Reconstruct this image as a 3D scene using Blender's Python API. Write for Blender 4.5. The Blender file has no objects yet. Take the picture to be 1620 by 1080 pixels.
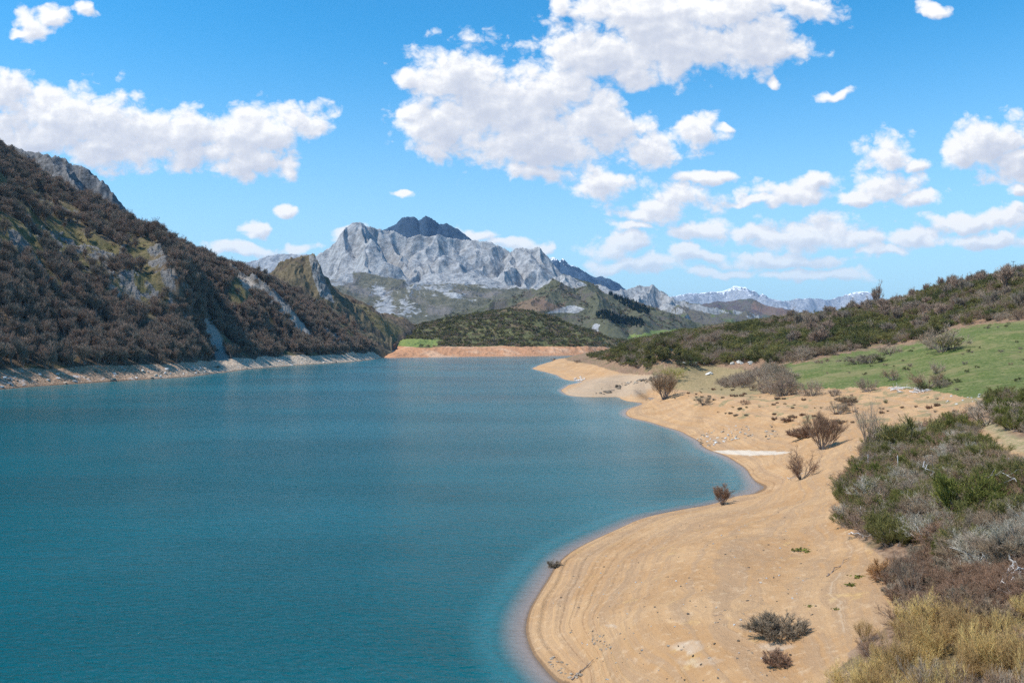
import bpy, bmesh, math, random
import numpy as np
from mathutils import Vector, Matrix

# ------------------------------------------------------------------ camera
F, H = 1271.0, 24.0          # focal length in photo pixels (1620 wide), eye height above the lake
sc = bpy.context.scene
cam_d = bpy.data.cameras.new('camera'); cam = bpy.data.objects.new('camera', cam_d)
sc.collection.objects.link(cam); sc.camera = cam
cam.location = (0, 0, H); cam.rotation_euler = (math.radians(90), 0, 0)
cam_d.sensor_width = 36.0; cam_d.lens = 36.0 * F / 1620.0
cam_d.clip_start = 0.5; cam_d.clip_end = 90000

HAZE = 2.3e-5
# ------------------------------------------------------------------ node helpers
class NT:
    def __init__(s, tree): s.t = tree
    def n(s, typ, **kw):
        nd = s.t.nodes.new(typ)
        ins = kw.pop('ins', {})
        for k, v in kw.items(): setattr(nd, k, v)
        for k, v in ins.items(): s.put(nd.inputs[k], v)
        return nd
    def put(s, sock, v):
        if isinstance(v, bpy.types.NodeSocket): s.t.links.new(v, sock)
        else:
            if isinstance(v, tuple) and len(v) == 3 and sock.type == 'RGBA': v = v + (1,)
            sock.default_value = v
    def m(s, op, a, b=0.0, c=0.0, clamp=False):
        return s.n('ShaderNodeMath', operation=op, use_clamp=clamp, ins={0: a, 1: b, 2: c}).outputs[0]
    def v(s, op, a, b=(0, 0, 0), c=(0, 0, 0), sc=None):
        nd = s.n('ShaderNodeVectorMath', operation=op, ins={0: a, 1: b, 2: c})
        if sc is not None: s.put(nd.inputs['Scale'], sc)
        return nd.outputs[1] if op in ('LENGTH', 'DOT_PRODUCT', 'DISTANCE') else nd.outputs[0]
    def mix(s, f, a, b, mode='MIX'):
        nd = s.n('ShaderNodeMix', data_type='RGBA', blend_type=mode, clamp_factor=True)
        s.put(nd.inputs[0], f); s.put(nd.inputs[6], a); s.put(nd.inputs[7], b)
        return nd.outputs[2]
    def noise(s, vec, scale, detail=5, rough=.55, out=0, dist=0.0):
        return s.n('ShaderNodeTexNoise', ins={'Vector': vec, 'Scale': scale, 'Detail': detail, 'Roughness': rough, 'Distortion': dist}).outputs[out]
    def ss(s, x, lo, hi, a=0.0, b=1.0):
        return s.n('ShaderNodeMapRange', interpolation_type='SMOOTHSTEP', ins={0: x, 1: lo, 2: hi, 3: a, 4: b}).outputs[0]
    def lin(s, x, lo, hi, a=0.0, b=1.0):
        return s.n('ShaderNodeMapRange', ins={0: x, 1: lo, 2: hi, 3: a, 4: b}).outputs[0]
    def attr(s, name, out=2):
        return s.n('ShaderNodeAttribute', attribute_name=name).outputs[out]

# ------------------------------------------------------------------ world, sun, exposure
SUN_AZ, SUN_EL = math.radians(-108), math.radians(55)     # azimuth from +Y (into the picture), negative = left
SUNV = Vector((math.sin(SUN_AZ) * math.cos(SUN_EL), math.cos(SUN_AZ) * math.cos(SUN_EL), math.sin(SUN_EL)))

CLOUDS = [
 (10,160,60,52),(80,180,85,48),(150,192,75,60),(175,222,120,46),(240,212,60,32),(300,218,80,50),(370,218,70,46),(420,206,70,42),(470,190,52,34),(330,244,90,28),(400,254,60,26),(458,264,22,16),(50,222,110,34),
 (58,42,42,25),(80,26,30,18),(135,18,18,17),(25,55,25,8),
 (730,130,95,66),(700,196,82,60),(790,180,115,78),(850,220,125,62),(940,190,85,52),(880,150,95,55),(985,200,42,36),(850,270,80,22),(648,128,22,20),(948,286,54,26),
 (950,85,115,48),(1080,60,165,72),(1190,72,95,50),(1010,16,130,36),(1130,15,160,40),(1260,8,80,30),(1235,82,45,22),(1000,115,50,22),(1228,130,14,9),(892,14,24,20),(640,185,12,8),
 (1045,238,50,30),(1105,212,52,30),(1155,202,14,9),(1120,280,50,14),(1050,318,95,30),(1000,335,45,15),(1240,308,75,20),(1290,294,45,20),(1190,322,38,9),(1410,298,58,34),(1460,318,48,14),(1350,318,50,12),(1403,236,44,34),(1448,258,22,14),(1565,225,70,48),(1520,240,48,34),(1605,262,55,28),(1606,300,18,12),(1328,150,40,11),(1476,10,28,12),
 (402,357,34,18),(462,328,28,14),(380,390,62,16),(470,392,40,12),(548,374,35,14),(640,308,20,6),(755,372,50,18),(800,388,80,20),(860,392,30,12),
 (990,388,85,26),(1010,420,105,18),(1000,356,45,12),(1110,365,70,20),(1100,402,60,15),(1275,368,105,34),(1200,372,50,18),(1350,378,60,20),(1440,376,75,22),(1530,348,62,20),(1602,345,60,22),(1550,380,95,20),(1240,408,150,16),(1150,426,80,13),(1290,432,115,13),(1400,396,60,12),
 (700,-120,300,60),(1300,-180,340,80),(250,-150,200,50)]

def cloud_group():
    g = bpy.data.node_groups.new('cloud_density', 'ShaderNodeTree')
    g.interface.new_socket('P', in_out='INPUT', socket_type='NodeSocketVector')
    g.interface.new_socket('D', in_out='OUTPUT', socket_type='NodeSocketFloat')
    t = NT(g); gi = g.nodes.new('NodeGroupInput'); go = g.nodes.new('NodeGroupOutput')
    P = gi.outputs[0]                                    # units: hundreds of pixels at the focal length
    acc = None
    for cx, cy, rx, ry in CLOUDS:
        k_ = 1.10 if cy < 335 else .93; rx, ry = rx * k_, ry * k_
        q = t.v('MULTIPLY_ADD', P, (100 / rx, 100 / ry, 0), (-(cx - 810) / rx, -(540 - cy) / ry, 0))
        ln = t.v('LENGTH', q)
        acc = ln if acc is None else t.m('SMOOTH_MIN', acc, ln, .22)
    g.links.new(t.m('SUBTRACT', 1.0, acc), go.inputs[0])
    return g

def make_world():
    w = bpy.data.worlds.new('World'); sc.world = w; w.use_nodes = True
    t = NT(w.node_tree); w.node_tree.nodes.clear()
    out = t.n('ShaderNodeOutputWorld')
    sky = t.n('ShaderNodeTexSky', sky_type='NISHITA', sun_disc=False, sun_elevation=SUN_EL, sun_rotation=SUN_AZ,
              altitude=1100, air_density=1.0, dust_density=0.25, ozone_density=2.0)
    co = t.n('ShaderNodeTexCoord').outputs['Generated']
    sep = t.n('ShaderNodeSeparateXYZ', ins={0: co})
    x, y, z = sep.outputs
    # deeper, more saturated blue overhead, pale towards the horizon, as the photograph renders it
    hs = t.n('ShaderNodeHueSaturation', ins={'Saturation': 1.22, 'Value': 1.0, 'Color': sky.outputs[0]}).outputs[0]
    hs = t.mix(1.0, hs, (.64, 1.72, 1.76), 'MULTIPLY')
    hs = t.mix(t.ss(z, -.08, .38, .98, 0.0), hs, (5.0, 6.1, 7.55))
    bg = t.n('ShaderNodeBackground', ins={0: hs, 1: 0.115})
    yy = t.m('MAXIMUM', y, 0.06)
    u = t.m('MULTIPLY', t.m('DIVIDE', x, yy), F / 100); v = t.m('MULTIPLY', t.m('DIVIDE', z, yy), F / 100)
    P = t.n('ShaderNodeCombineXYZ', ins={0: u, 1: v, 2: 0.0}).outputs[0]
    # billows shrink towards the horizon
    Pn = t.v('MULTIPLY', P, (1, 1.25, 1))
    wv = t.noise(Pn, 1.3, 3, .5, out=1)
    off = t.v('MULTIPLY', t.v('SUBTRACT', wv, (.5, .5, .5)), (.75, .60, 0))
    Pw = t.v('ADD', P, off)
    grp = cloud_group()
    def dens(p):
        g = t.n('ShaderNodeGroup', node_tree=grp, ins={0: p}); return g.outputs[0]
    def texture(p):
        # rounded billows with finer billows on them, and a little fractal wisp
        q = t.v('ADD', p, t.v('MULTIPLY', t.v('SUBTRACT', t.noise(p, 3.0, 4, .5, out=1), (.5, .5, .5)), (.30, .30, 0)))
        vo = t.n('ShaderNodeTexVoronoi', feature='SMOOTH_F1', voronoi_dimensions='2D', ins={'Vector': q, 'Scale': 2.1, 'Smoothness': .22, 'Detail': 3.5, 'Roughness': .5, 'Lacunarity': 2.4})
        fb = t.noise(t.v('ADD', p, (3, 7, 0)), 1.7, 9, .54)
        return t.m('ADD', t.m('MULTIPLY', t.m('SUBTRACT', fb, .5), 1.25), t.m('MULTIPLY', t.m('SUBTRACT', .36, vo.outputs['Distance']), .85))
    def full(o_):
        pw = t.v('ADD', Pw, o_) if o_ else Pw; pn = t.v('ADD', Pn, o_) if o_ else Pn
        return t.m('ADD', t.m('ADD', t.m('MULTIPLY', dens(pw), 1.15), .24), t.m('MULTIPLY', texture(pn), .80))
    d = full(None); d1 = full((-.07, .11, 0)); d2 = full((-.22, .42, 0))
    alpha = t.m('POWER', t.lin(d, -.08, .56), .8)
    alpha = t.m('MULTIPLY', t.ss(alpha, 0, .95), t.ss(y, .08, .2))
    # the light has to cross the cloud: what lies towards the sun dims it
    od = t.m('ADD', t.m('MULTIPLY', t.m('SUBTRACT', t.m('MAXIMUM', d1, 0.0), t.m('MULTIPLY', d, .55)), 1.25), t.m('MULTIPLY', t.m('MAXIMUM', d2, 0.0), .62))
    light = t.m('POWER', 2.718, t.m('MULTIPLY', t.m('MAXIMUM', od, 0.0), -1.25))
    ccol = t.mix(t.m('SUBTRACT', 1.0, light), (1.0, .995, .99), (.52, .57, .69))
    # distant clouds sink into the haze of the lower sky
    hz = t.ss(v, .7, 2.6, .50, 0.0)
    ccol = t.mix(hz, ccol, (.70, .83, .97))
    cb = t.n('ShaderNodeBackground', ins={0: ccol, 1: 1.0})
    thin = t.m('MULTIPLY', alpha, t.ss(v, .3, 2.0, .62, .985))
    mx = t.n('ShaderNodeMixShader', ins={0: thin, 1: bg.outputs[0], 2: cb.outputs[0]})
    w.node_tree.links.new(mx.outputs[0], out.inputs[0])
    w.cycles.sampling_method = 'MANUAL'; w.cycles.sample_map_resolution = 512
make_world()
sd = bpy.data.lights.new('sun', 'SUN'); sd.energy = 4.9; sd.angle = math.radians(.53); sd.color = (1, .955, .89)
so = bpy.data.objects.new('sun', sd); sc.collection.objects.link(so)
so.rotation_euler = SUNV.to_track_quat('Z', 'Y').to_euler(); so.location = (-400, 0, 600)
sc.view_settings.view_transform = 'Standard'; sc.view_settings.look = 'None'
sc.view_settings.exposure = 0.12; sc.view_settings.gamma = 1.0
sc.cycles.max_bounces = 6; sc.cycles.transparent_max_bounces = 12; sc.cycles.volume_bounces = 0
sc.cycles.use_denoising = False; sc.cycles.sample_clamp_direct = 2.5; sc.cycles.sample_clamp_indirect = 3.0

# ------------------------------------------------------------------ numpy noise
def _h(ix, iy, seed):
    h = (ix.astype(np.int64) * 374761393 + iy.astype(np.int64) * 668265263 + seed * 1442695041) & 0xFFFFFFFF
    h = ((h ^ (h >> 13)) * 1274126177) & 0xFFFFFFFF
    return ((h ^ (h >> 16)) & 0xFFFF).astype(np.float32) * np.float32(2 * np.pi / 65536)
def perlin(x, y, seed=0):
    x = np.asarray(x, np.float64); y = np.asarray(y, np.float64)
    x0 = np.floor(x); y0 = np.floor(y); fx = (x - x0).astype(np.float32); fy = (y - y0).astype(np.float32)
    ix = x0.astype(np.int64); iy = y0.astype(np.int64)
    u = fx * fx * fx * (fx * (fx * 6 - 15) + 10); v = fy * fy * fy * (fy * (fy * 6 - 15) + 10)
    def g(dx, dy):
        a = _h(ix + dx, iy + dy, seed); return np.cos(a) * (fx - dx) + np.sin(a) * (fy - dy)
    a = g(0, 0); b = g(1, 0); c = g(0, 1); d = g(1, 1)
    return (a + u * (b - a) + v * (c - a + u * (a - b - c + d))) * 1.41
def fbm(x, y, o=5, g=.5, seed=0, lac=2.03):
    s = 0; a = 1; n = 0
    for i in range(o): s = s + a * perlin(x, y, seed + i * 17); n += a; a *= g; x = x * lac + 3.1; y = y * lac + 1.7
    return s / n
def ridged(x, y, o=5, g=.5, seed=0, lac=2.05):
    s = 0; a = 1; n = 0; w = 1
    for i in range(o):
        r = (1 - np.abs(perlin(x, y, seed + i * 31))) ** 2; s = s + a * r * w; n += a; w = np.clip(r * 1.4, 0, 1); a *= g; x = x * lac + 5.3; y = y * lac + 2.9
    return s / n
def sstep(x, a, b):
    t = np.clip((x - a) / (b - a), 0, 1); return t * t * (3 - 2 * t)
def sdpoly(px, py, poly):
    """signed distance to a polygon, positive inside"""
    P = np.array(poly, float); d = np.full(px.shape, 1e18); ins = np.zeros(px.shape, bool)
    for i in range(len(P)):
        a = P[i]; b = P[(i + 1) % len(P)]; e = b - a
        t = np.clip(((px - a[0]) * e[0] + (py - a[1]) * e[1]) / (e @ e), 0, 1)
        d = np.minimum(d, (px - a[0] - t * e[0]) ** 2 + (py - a[1] - t * e[1]) ** 2)
        c = ((a[1] > py) != (b[1] > py))
        with np.errstate(divide='ignore', invalid='ignore'):
            xi = a[0] + (py - a[1]) / (b[1] - a[1] if b[1] != a[1] else 1e-9) * e[0]
        ins ^= c & (px < xi)
    d = np.sqrt(d); return np.where(ins, d, -d)

# ------------------------------------------------------------------ mesh helpers
COL = sc.collection
def link(o, parent=None):
    COL.objects.link(o)
    if parent: o.parent = parent
    return o
def mesh_np(name, V, Fq, attrs=None, smooth=True):
    me = bpy.data.meshes.new(name); V = np.ascontiguousarray(V, np.float32); Fq = np.ascontiguousarray(Fq, np.int32)
    k = Fq.shape[1]
    me.vertices.add(len(V)); me.vertices.foreach_set('co', V.ravel())
    me.loops.add(Fq.size); me.loops.foreach_set('vertex_index', Fq.ravel())
    me.polygons.add(len(Fq)); me.polygons.foreach_set('loop_start', np.arange(0, Fq.size, k, dtype=np.int32))
    me.polygons.foreach_set('loop_total', np.full(len(Fq), k, np.int32))
    if smooth: me.polygons.foreach_set('use_smooth', np.ones(len(Fq), bool))
    for an, av in (attrs or {}).items():
        a = me.attributes.new(an, 'FLOAT', 'POINT'); a.data.foreach_set('value', np.ascontiguousarray(av, np.float32).ravel())
    me.update(calc_edges=True)
    return me
def tago(o, label=None, cat=None, group=None, kind=None):
    if label: o['label'] = label
    if cat: o['category'] = cat
    if group: o['group'] = group
    if kind: o['kind'] = kind
    return o
def P3(px, py, Y): return np.array([(px - 810) / F * Y, Y, H + (540 - py) / F * Y])
def wY(py): return H * F / (py - 540)
def zY(py, z): return (H - z) * F / (py - 540)

def tps_fit(a, b, w, lam=1e-7):
    n = len(a); d2 = (a[:, None] - a[None]) ** 2 + (b[:, None] - b[None]) ** 2
    K = .5 * d2 * np.log(d2 + 1e-12) + lam * np.eye(n)
    Pm = np.stack([np.ones(n), a, b], 1); A = np.zeros((n + 3, n + 3)); A[:n, :n] = K; A[:n, n:] = Pm; A[n:, :n] = Pm.T
    return np.linalg.solve(A, np.concatenate([w, np.zeros(3)]))
def tps_eval(c, a0, b0, a, b):
    out = np.empty(a.size); a = a.ravel(); b = b.ravel(); n = len(a0)
    for i in range(0, a.size, 20000):
        s = slice(i, i + 20000); d2 = (a[s, None] - a0[None]) ** 2 + (b[s, None] - b0[None]) ** 2
        out[s] = (.5 * d2 * np.log(d2 + 1e-12)) @ c[:n] + c[n] + c[n + 1] * a[s] + c[n + 2] * b[s]
    return out

class Terrain:
    """height field sampled on rays from the valley's viewpoint; columns have constant x/y, rows are spaced with distance"""
    def __init__(s, px0, px1, nc, Y0, Y1, nr):
        s.px = np.linspace(px0, px1, nc); s.Y = np.exp(np.linspace(math.log(Y0), math.log(Y1), nr))
        s.PX, s.YY = np.meshgrid(s.px, s.Y); s.X = (s.PX - 810) / F * s.YY
        s.shape = s.PX.shape; s.Z = np.zeros(s.shape); s.at = {}
    def fit(s, pts, lam=1e-7):
        """pts: (x, y, z) world"""
        p = np.array(pts); a = p[:, 0] / p[:, 1] * 2.2; b = np.log(p[:, 1]); w = p[:, 2] / p[:, 1]
        c = tps_fit(a, b, w, lam)
        # evaluate on a coarser grid, then interpolate
        k = 3; nr, nc = s.shape; ri = np.linspace(0, nr - 1, nr // k); ci = np.linspace(0, nc - 1, nc // k)
        pa = np.interp(ci, np.arange(nc), s.px); lb = np.interp(ri, np.arange(nr), np.log(s.Y))
        A, B = np.meshgrid((pa - 810) / F * 2.2, lb)
        W = tps_eval(c, a, b, A, B).reshape(A.shape)
        W = np.stack([np.interp(s.px, pa, r) for r in W]); W = np.stack([np.interp(np.log(s.Y), lb, W[:, j]) for j in range(nc)], 1)
        s.Z = W * s.YY
    @property
    def PY(s): return 540 - (s.Z - H) / s.YY * F
    def height(s, x, y):
        px = 810 + F * x / y
        c = (px - s.px[0]) / (s.px[1] - s.px[0]); r = (np.log(y) - math.log(s.Y[0])) / (math.log(s.Y[1]) - math.log(s.Y[0]))
        c = np.clip(c, 0, s.shape[1] - 1.001); r = np.clip(r, 0, s.shape[0] - 1.001)
        c0 = c.astype(int); r0 = r.astype(int); fc = c - c0; fr = r - r0; Z = s.Z
        return (Z[r0, c0] * (1 - fc) + Z[r0, c0 + 1] * fc) * (1 - fr) + (Z[r0 + 1, c0] * (1 - fc) + Z[r0 + 1, c0 + 1] * fc) * fr
    def vis(s):
        m = np.minimum.accumulate(s.PY, 0); s.M = np.vstack([np.full((1, s.shape[1]), 1e9), m[:-1]])
    def hit(s, px, py):
        c = int(round((px - s.px[0]) / (s.px[1] - s.px[0]))); c = min(max(c, 0), s.shape[1] - 1)
        col = s.PY[:, c]; r = np.argmax(col <= py)
        if col[r] > py: r = int(np.argmin(col))
        Y = s.Y[r]; x = (px - 810) / F * Y
        return Vector((x, Y, float(s.height(np.array([x]), np.array([Y]))[0])))
    def build(s, name, mat, attrs=None, keep=None):
        nr, nc = s.shape; V = np.stack([s.X, s.YY, s.Z], -1).reshape(-1, 3)
        i = np.arange(nr * nc).reshape(nr, nc)
        Q = np.stack([i[:-1, :-1], i[:-1, 1:], i[1:, 1:], i[1:, :-1]], -1).reshape(-1, 4)
        if keep is not None:
            kq = keep[:-1, :-1] | keep[:-1, 1:] | keep[1:, 1:] | keep[1:, :-1]; Q = Q[kq.ravel()]
            used = np.zeros(len(V), bool); used[Q.ravel()] = True; mp = np.cumsum(used) - 1
            V = V[used]; Q = mp[Q]; attrs = {k: v.ravel()[used] for k, v in (attrs or {}).items()}
        me = mesh_np(name, V, Q, attrs); me.materials.append(mat)
        o = link(bpy.data.objects.new(name, me)); o['kind'] = 'structure'; return o

def newmat(name, rough=.9, spec=.2):
    m = bpy.data.materials.new(name); m.use_nodes = True; t = NT(m.node_tree)
    b = m.node_tree.nodes['Principled BSDF']; b.inputs['Roughness'].default_value = rough
    b.inputs['Specular IOR Level'].default_value = spec
    return m, t, b
def bump(t, b, h, dist=.2, strength=1.0):
    nd = t.n('ShaderNodeBump', ins={'Height': h, 'Distance': dist, 'Strength': strength}); t.put(b.inputs['Normal'], nd.outputs[0])

# ------------------------------------------------------------------ RIGHT SHORE terrain
SH = [(1100,1700),(1060,1500),(1020,1330),(980,1200),(920,1130),(885,1080),(866,1062),(848,1040),(835,1012),(832,995),(838,965),(858,930),(880,895),(905,872),(930,858),(965,842),(1000,826),(1035,815),(1080,806),(1120,799),(1160,786),(1190,781),(1201,776),(1196,762),(1183,745),(1168,733),(1150,722),(1125,713),(1112,706),(1104,697),(1085,687),(1067,679),(1030,668),(1000,661),(990,654),(1000,645),(1030,634),(1024,629),(980,628.5),(940,628),(912,627),(893,622),(888,617),(900,609),(921,603),(905,602),(890,598.5),(879,592.5),(858,587),(843,583),(852,578),(868,573),(900,566),(935,561.3)]
def shore_world():
    p = np.array([[(a - 810) / F * wY(b), wY(b)] for a, b in SH]); out = [p[0]]
    for i in range(len(p) - 1):
        d = np.linalg.norm(p[i + 1] - p[i]); k = max(1, int(d / (0.05 * p[i][1] + 1)))
        for j in range(1, k + 1): out.append(p[i] + (p[i + 1] - p[i]) * j / k)
    return np.array(out)
SW = shore_world()
R = Terrain(720, 1950, 1040, 27, 1250, 1150)
pts = [(x, y, 0.0) for x, y in SW]
T = np.gradient(SW, axis=0); T /= np.linalg.norm(T, axis=1)[:, None]; NI = np.stack([T[:, 1], -T[:, 0]], 1)   # inland normal
def dseg(q):
    a = SW[:-1]; b = SW[1:]; e = b - a; t = np.clip(((q - a) * e).sum(1) / ((e * e).sum(1) + 1e-9), 0, 1)
    return np.linalg.norm(q - a - e * t[:, None], axis=1).min()
for k in range(0, len(SW), 2):
    for dd, zz in ((-.045, -.30), (.035, .22), (-.12, -.35)):
        d = dd * SW[k, 1]; q = SW[k] + NI[k] * d
        if dseg(q) > abs(d) * .85: pts.append((q[0], q[1], zz * abs(d)))
INL = [ # (px, py, z) inland ground heights
 (900,1000,1.0),(950,1060,1.3),(950,1000,2.2),(1000,1080,2.3),(1100,1080,3.8),(1100,1300,2.5),(1400,1400,5.6),(1620,1300,8.0),(1950,1300,9.5),(1950,1050,10.5),(1000,950,3.2),(1050,880,3.6),(1100,1000,4.6),(1150,870,5.2),(1200,800,2.2),(1230,960,6.0),(1250,850,6.0),(1250,1080,5.6),(1300,950,7.0),(1310,860,6.8),
 (1420,1080,7.6),(1620,1080,9.0),(1620,980,10.2),(1500,950,9.0),(1420,900,8.4),(1500,860,9.5),(1620,860,11.5),(1400,800,8.6),(1500,770,10.2),(1620,760,12.6),(1330,760,6.6),(1270,720,4.2),(1400,720,8.0),(1500,700,10.2),(1620,700,13.2),
 (1300,712,5.0),(1250,760,3.2),(1350,700,7.0),(1220,735,1.4),(1250,716,2.2),(1300,690,5.0),(1400,660,8.6),(1500,650,11.0),(1620,650,14.2),(1200,690,3.0),(1250,670,5.0),(1150,680,2.2),(1100,660,2.8),(1150,650,5.2),(1300,650,7.4),
 (1050,640,2.2),(1060,618,4.6),(1100,625,5.8),(1200,625,8.0),(1300,625,9.6),(1400,622,11.2),(1500,628,12.4),(1600,632,14.6),(1000,612,5.0),(960,610,4.2),(930,617,2.4),(1000,595,7.0),(950,592,4.8),(920,592,3.2),(1050,590,8.2),(1120,592,9.2),(1200,598,10.2),(900,580,3.2),(940,576,5.6),(880,582,2.2),(980,585,8.0)]
for px, py, z in INL: Y = zY(py, z); pts.append(((px - 810) / F * Y, Y, z))
INY = [ # (px, py, Y) higher ground
 (1230,585,290),(1300,590,255),(1400,592,232),(1500,585,215),(1620,585,190),(1300,570,300),(1400,562,300),(1500,540,275),(1620,530,255),(1620,510,290),(1560,513,320),(1480,535,330),(1400,548,350),(1300,560,350),
 (1620,470,360),(1620,440,430),(1560,452,440),(1500,464,455),(1440,478,470),(1380,494,480),(1300,506,480),(1250,512,480),(1200,518,485),(1150,524,490),(1100,532,500),(1050,542,510),(1000,555,520),(970,562,540),
 (1000,575,420),(1050,572,400),(1100,568,390),(1200,556,380),(1100,550,440),(1200,538,430),(1300,535,410),(1400,525,400),(1500,500,390),(1800,400,430),(1800,480,330),(1800,600,170),(1800,700,80),(1950,380,430),(1800,900,48),
 (1620,455,560),(1500,480,600),(1380,508,620),(1250,522,640),(1150,532,640),(1050,545,700),(980,554,800),(960,558,1000),(1100,545,900),(1300,535,900),(1620,520,900),(1950,500,900)]
for px, py, Y in INY: q = P3(px, py, Y); pts.append(tuple(q))
R.fit(pts, 2e-7)
R.Z = np.where(R.Z < -.8, -.8 + (R.Z + .8) * 3.5, R.Z)
X, Y_, Z = R.X, R.YY, R.Z
amp = sstep(R.Z, .3, 4)
R.Z = R.Z + amp * (fbm(X / 16, Y_ / 16, 5, .5, 3) * .9 + fbm(X / 2.6, Y_ / 2.6, 3, .5, 8) * .10) \
      + amp * sstep(Y_, 180, 420) * (fbm(X / 45, Y_ / 45, 4, .5, 21) * 4.5) \
      + .03 * fbm(X / 1.1, Y_ / 1.1, 3, .55, 5) * sstep(R.Z, 0.02, .5)
# eroded terraces of the falling lake level, and rills on the bank between the coves
zt = R.Z + .12 * fbm(X / 9, Y_ / 9, 3, .5, 44)
R.Z += np.where((R.Z > .05) & (R.Z < 6), (.085 * np.sin(zt * 2 * np.pi / .46) + .035 * np.sin(zt * 2 * np.pi / .17 + 1)) * np.clip(1 - zt / 6, 0, 1), 0)
bank = sstep(R.PX, 990, 1040) * sstep(1290 - R.PX, 0, 60) * sstep(R.PY, 630, 650) * sstep(716 - R.PY, 0, 12)
R.Z -= bank * .55 * ridged(X / 5 + fbm(X / 8, Y_ / 8, 2) * .6, Y_ / 26, 3, .5, 61) * sstep(R.Z, .3, 2)
R.Z = np.maximum(R.Z, -9)
R.vis()
PX, PY = R.PX, R.PY
jn = fbm(X / 5, Y_ / 5, 4, .6, 71); jf = fbm(X / 1.3, Y_ / 1.3, 3, .6, 72)
JX = PX + 22 * jn + 8 * jf; JY = PY + (9 * jn + 6 * jf) * np.clip(150 / Y_, .3, 1.5)
MEADOW = [(1215,596),(1236,578),(1290,570),(1350,556),(1420,549),(1470,537),(1510,521),(1560,513),(1620,508),(1960,480),(1960,650),(1620,634),(1530,628),(1470,616),(1400,612),(1330,614),(1260,616)]
NEARS = [(1310,805),(1335,745),(1362,700),(1395,655),(1500,650),(1535,668),(1548,700),(1575,722),(1640,728),(1960,740),(1960,1300),(1290,1300),(1285,1070),(1345,1000),(1395,965),(1400,915),(1335,862)]
NRIGHT = [(1530,660),(1560,632),(1640,632),(1960,640),(1960,735),(1640,700),(1590,690)]
OLIVE = [(1035,612),(1080,590),(1040,582),(1120,578),(1240,590),(1260,618),(1160,628),(1100,620)]
BACKS = [(940,566),(985,580),(1040,584),(1130,578),(1230,578),(1290,568),(1350,554),(1420,546),(1470,534),(1510,518),(1560,510),(1960,476),(1960,200),(900,200),(900,560)]
MIDS = [(1130,590),(1180,578),(1230,582),(1262,612),(1240,628),(1190,622),(1140,612)]
def msk(poly, w=10, k=1.0): return sstep(sdpoly(PX + k * (JX - PX), PY + k * (JY - PY), poly), -w, w)
kk = np.clip(160 / Y_, .25, 1)
g = msk(MEADOW, 5)
nearm = np.maximum(sstep(sdpoly(JX, JY, NEARS), 6, 40), msk(NRIGHT, 6))
back = sstep(sdpoly(JX, JY, BACKS), -15, -6)
PATH = [(1545,668),(1575,690),(1600,712),(1640,722),(1700,724),(1700,700),(1640,698),(1605,690),(1570,664)]
spots = sstep(fbm(X / 4.5, Y_ / 7, 4, .55, 91), .10, .30)
olive = np.maximum(msk(OLIVE, 8) * .9, spots * sstep(R.Z, 3.0, 5.5) * sstep(PX, 1040, 1120) * (1 - back) * sstep(-PX, -1560, -1480) * (PY < 690) * sstep(PY, 590, 625))
olive = np.maximum(olive, sstep(fbm(X / 7, Y_ / 9, 4, .6, 92), -.05, .2) * msk([(1330,614),(1620,632),(1700,640),(1700,660),(1560,640),(1480,640),(1330,632)], 6))
grass = np.clip(g + .9 * msk(PATH, 8) * .0, 0, 1)
pale = np.zeros(R.shape)
WHITE = [(1118,713),(1150,711),(1200,712),(1256,714),(1235,719),(1190,721),(1150,719)]
pale = np.maximum(pale, sstep(sdpoly(PX + 3 * jn, PY + 2 * jf, WHITE), -1.5, 2))
rock2 = sstep(sdpoly(JX, PY + 3 * jf, [(888,622),(930,600),(985,592),(1050,592),(1040,612),(1000,628),(910,629)]), -4, 4) * .55
for cx, cy, rx, ry, s_ in ((1085,1022,38,14,.62),(1110,1046,55,10,.55),(1030,1045,50,9,.4),(968,990,10,5,.6),(975,945,18,16,.35),(1040,880,25,10,.3),(1130,960,30,14,.3),(1230,1022,40,8,.6),(1540,705,60,14,.6)):
    dd = ((PX - cx + 14 * jn) / rx) ** 2 + ((PY - cy + 8 * jf) / ry) ** 2; pale = np.maximum(pale, s_ * sstep(-dd, -1.3, -.2))
for poly, s_ in (([(1250,646),(1290,640),(1340,650),(1300,662)], .0),): pass
dirt = msk(PATH, 8) * .8
mats_attr = dict(m_grass=grass, m_olive=np.clip(olive, 0, 1), m_scrub=np.clip(nearm + back, 0, 1), m_pale=np.clip(pale, 0, 1), m_stone=rock2, m_dirt=dirt)

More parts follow.
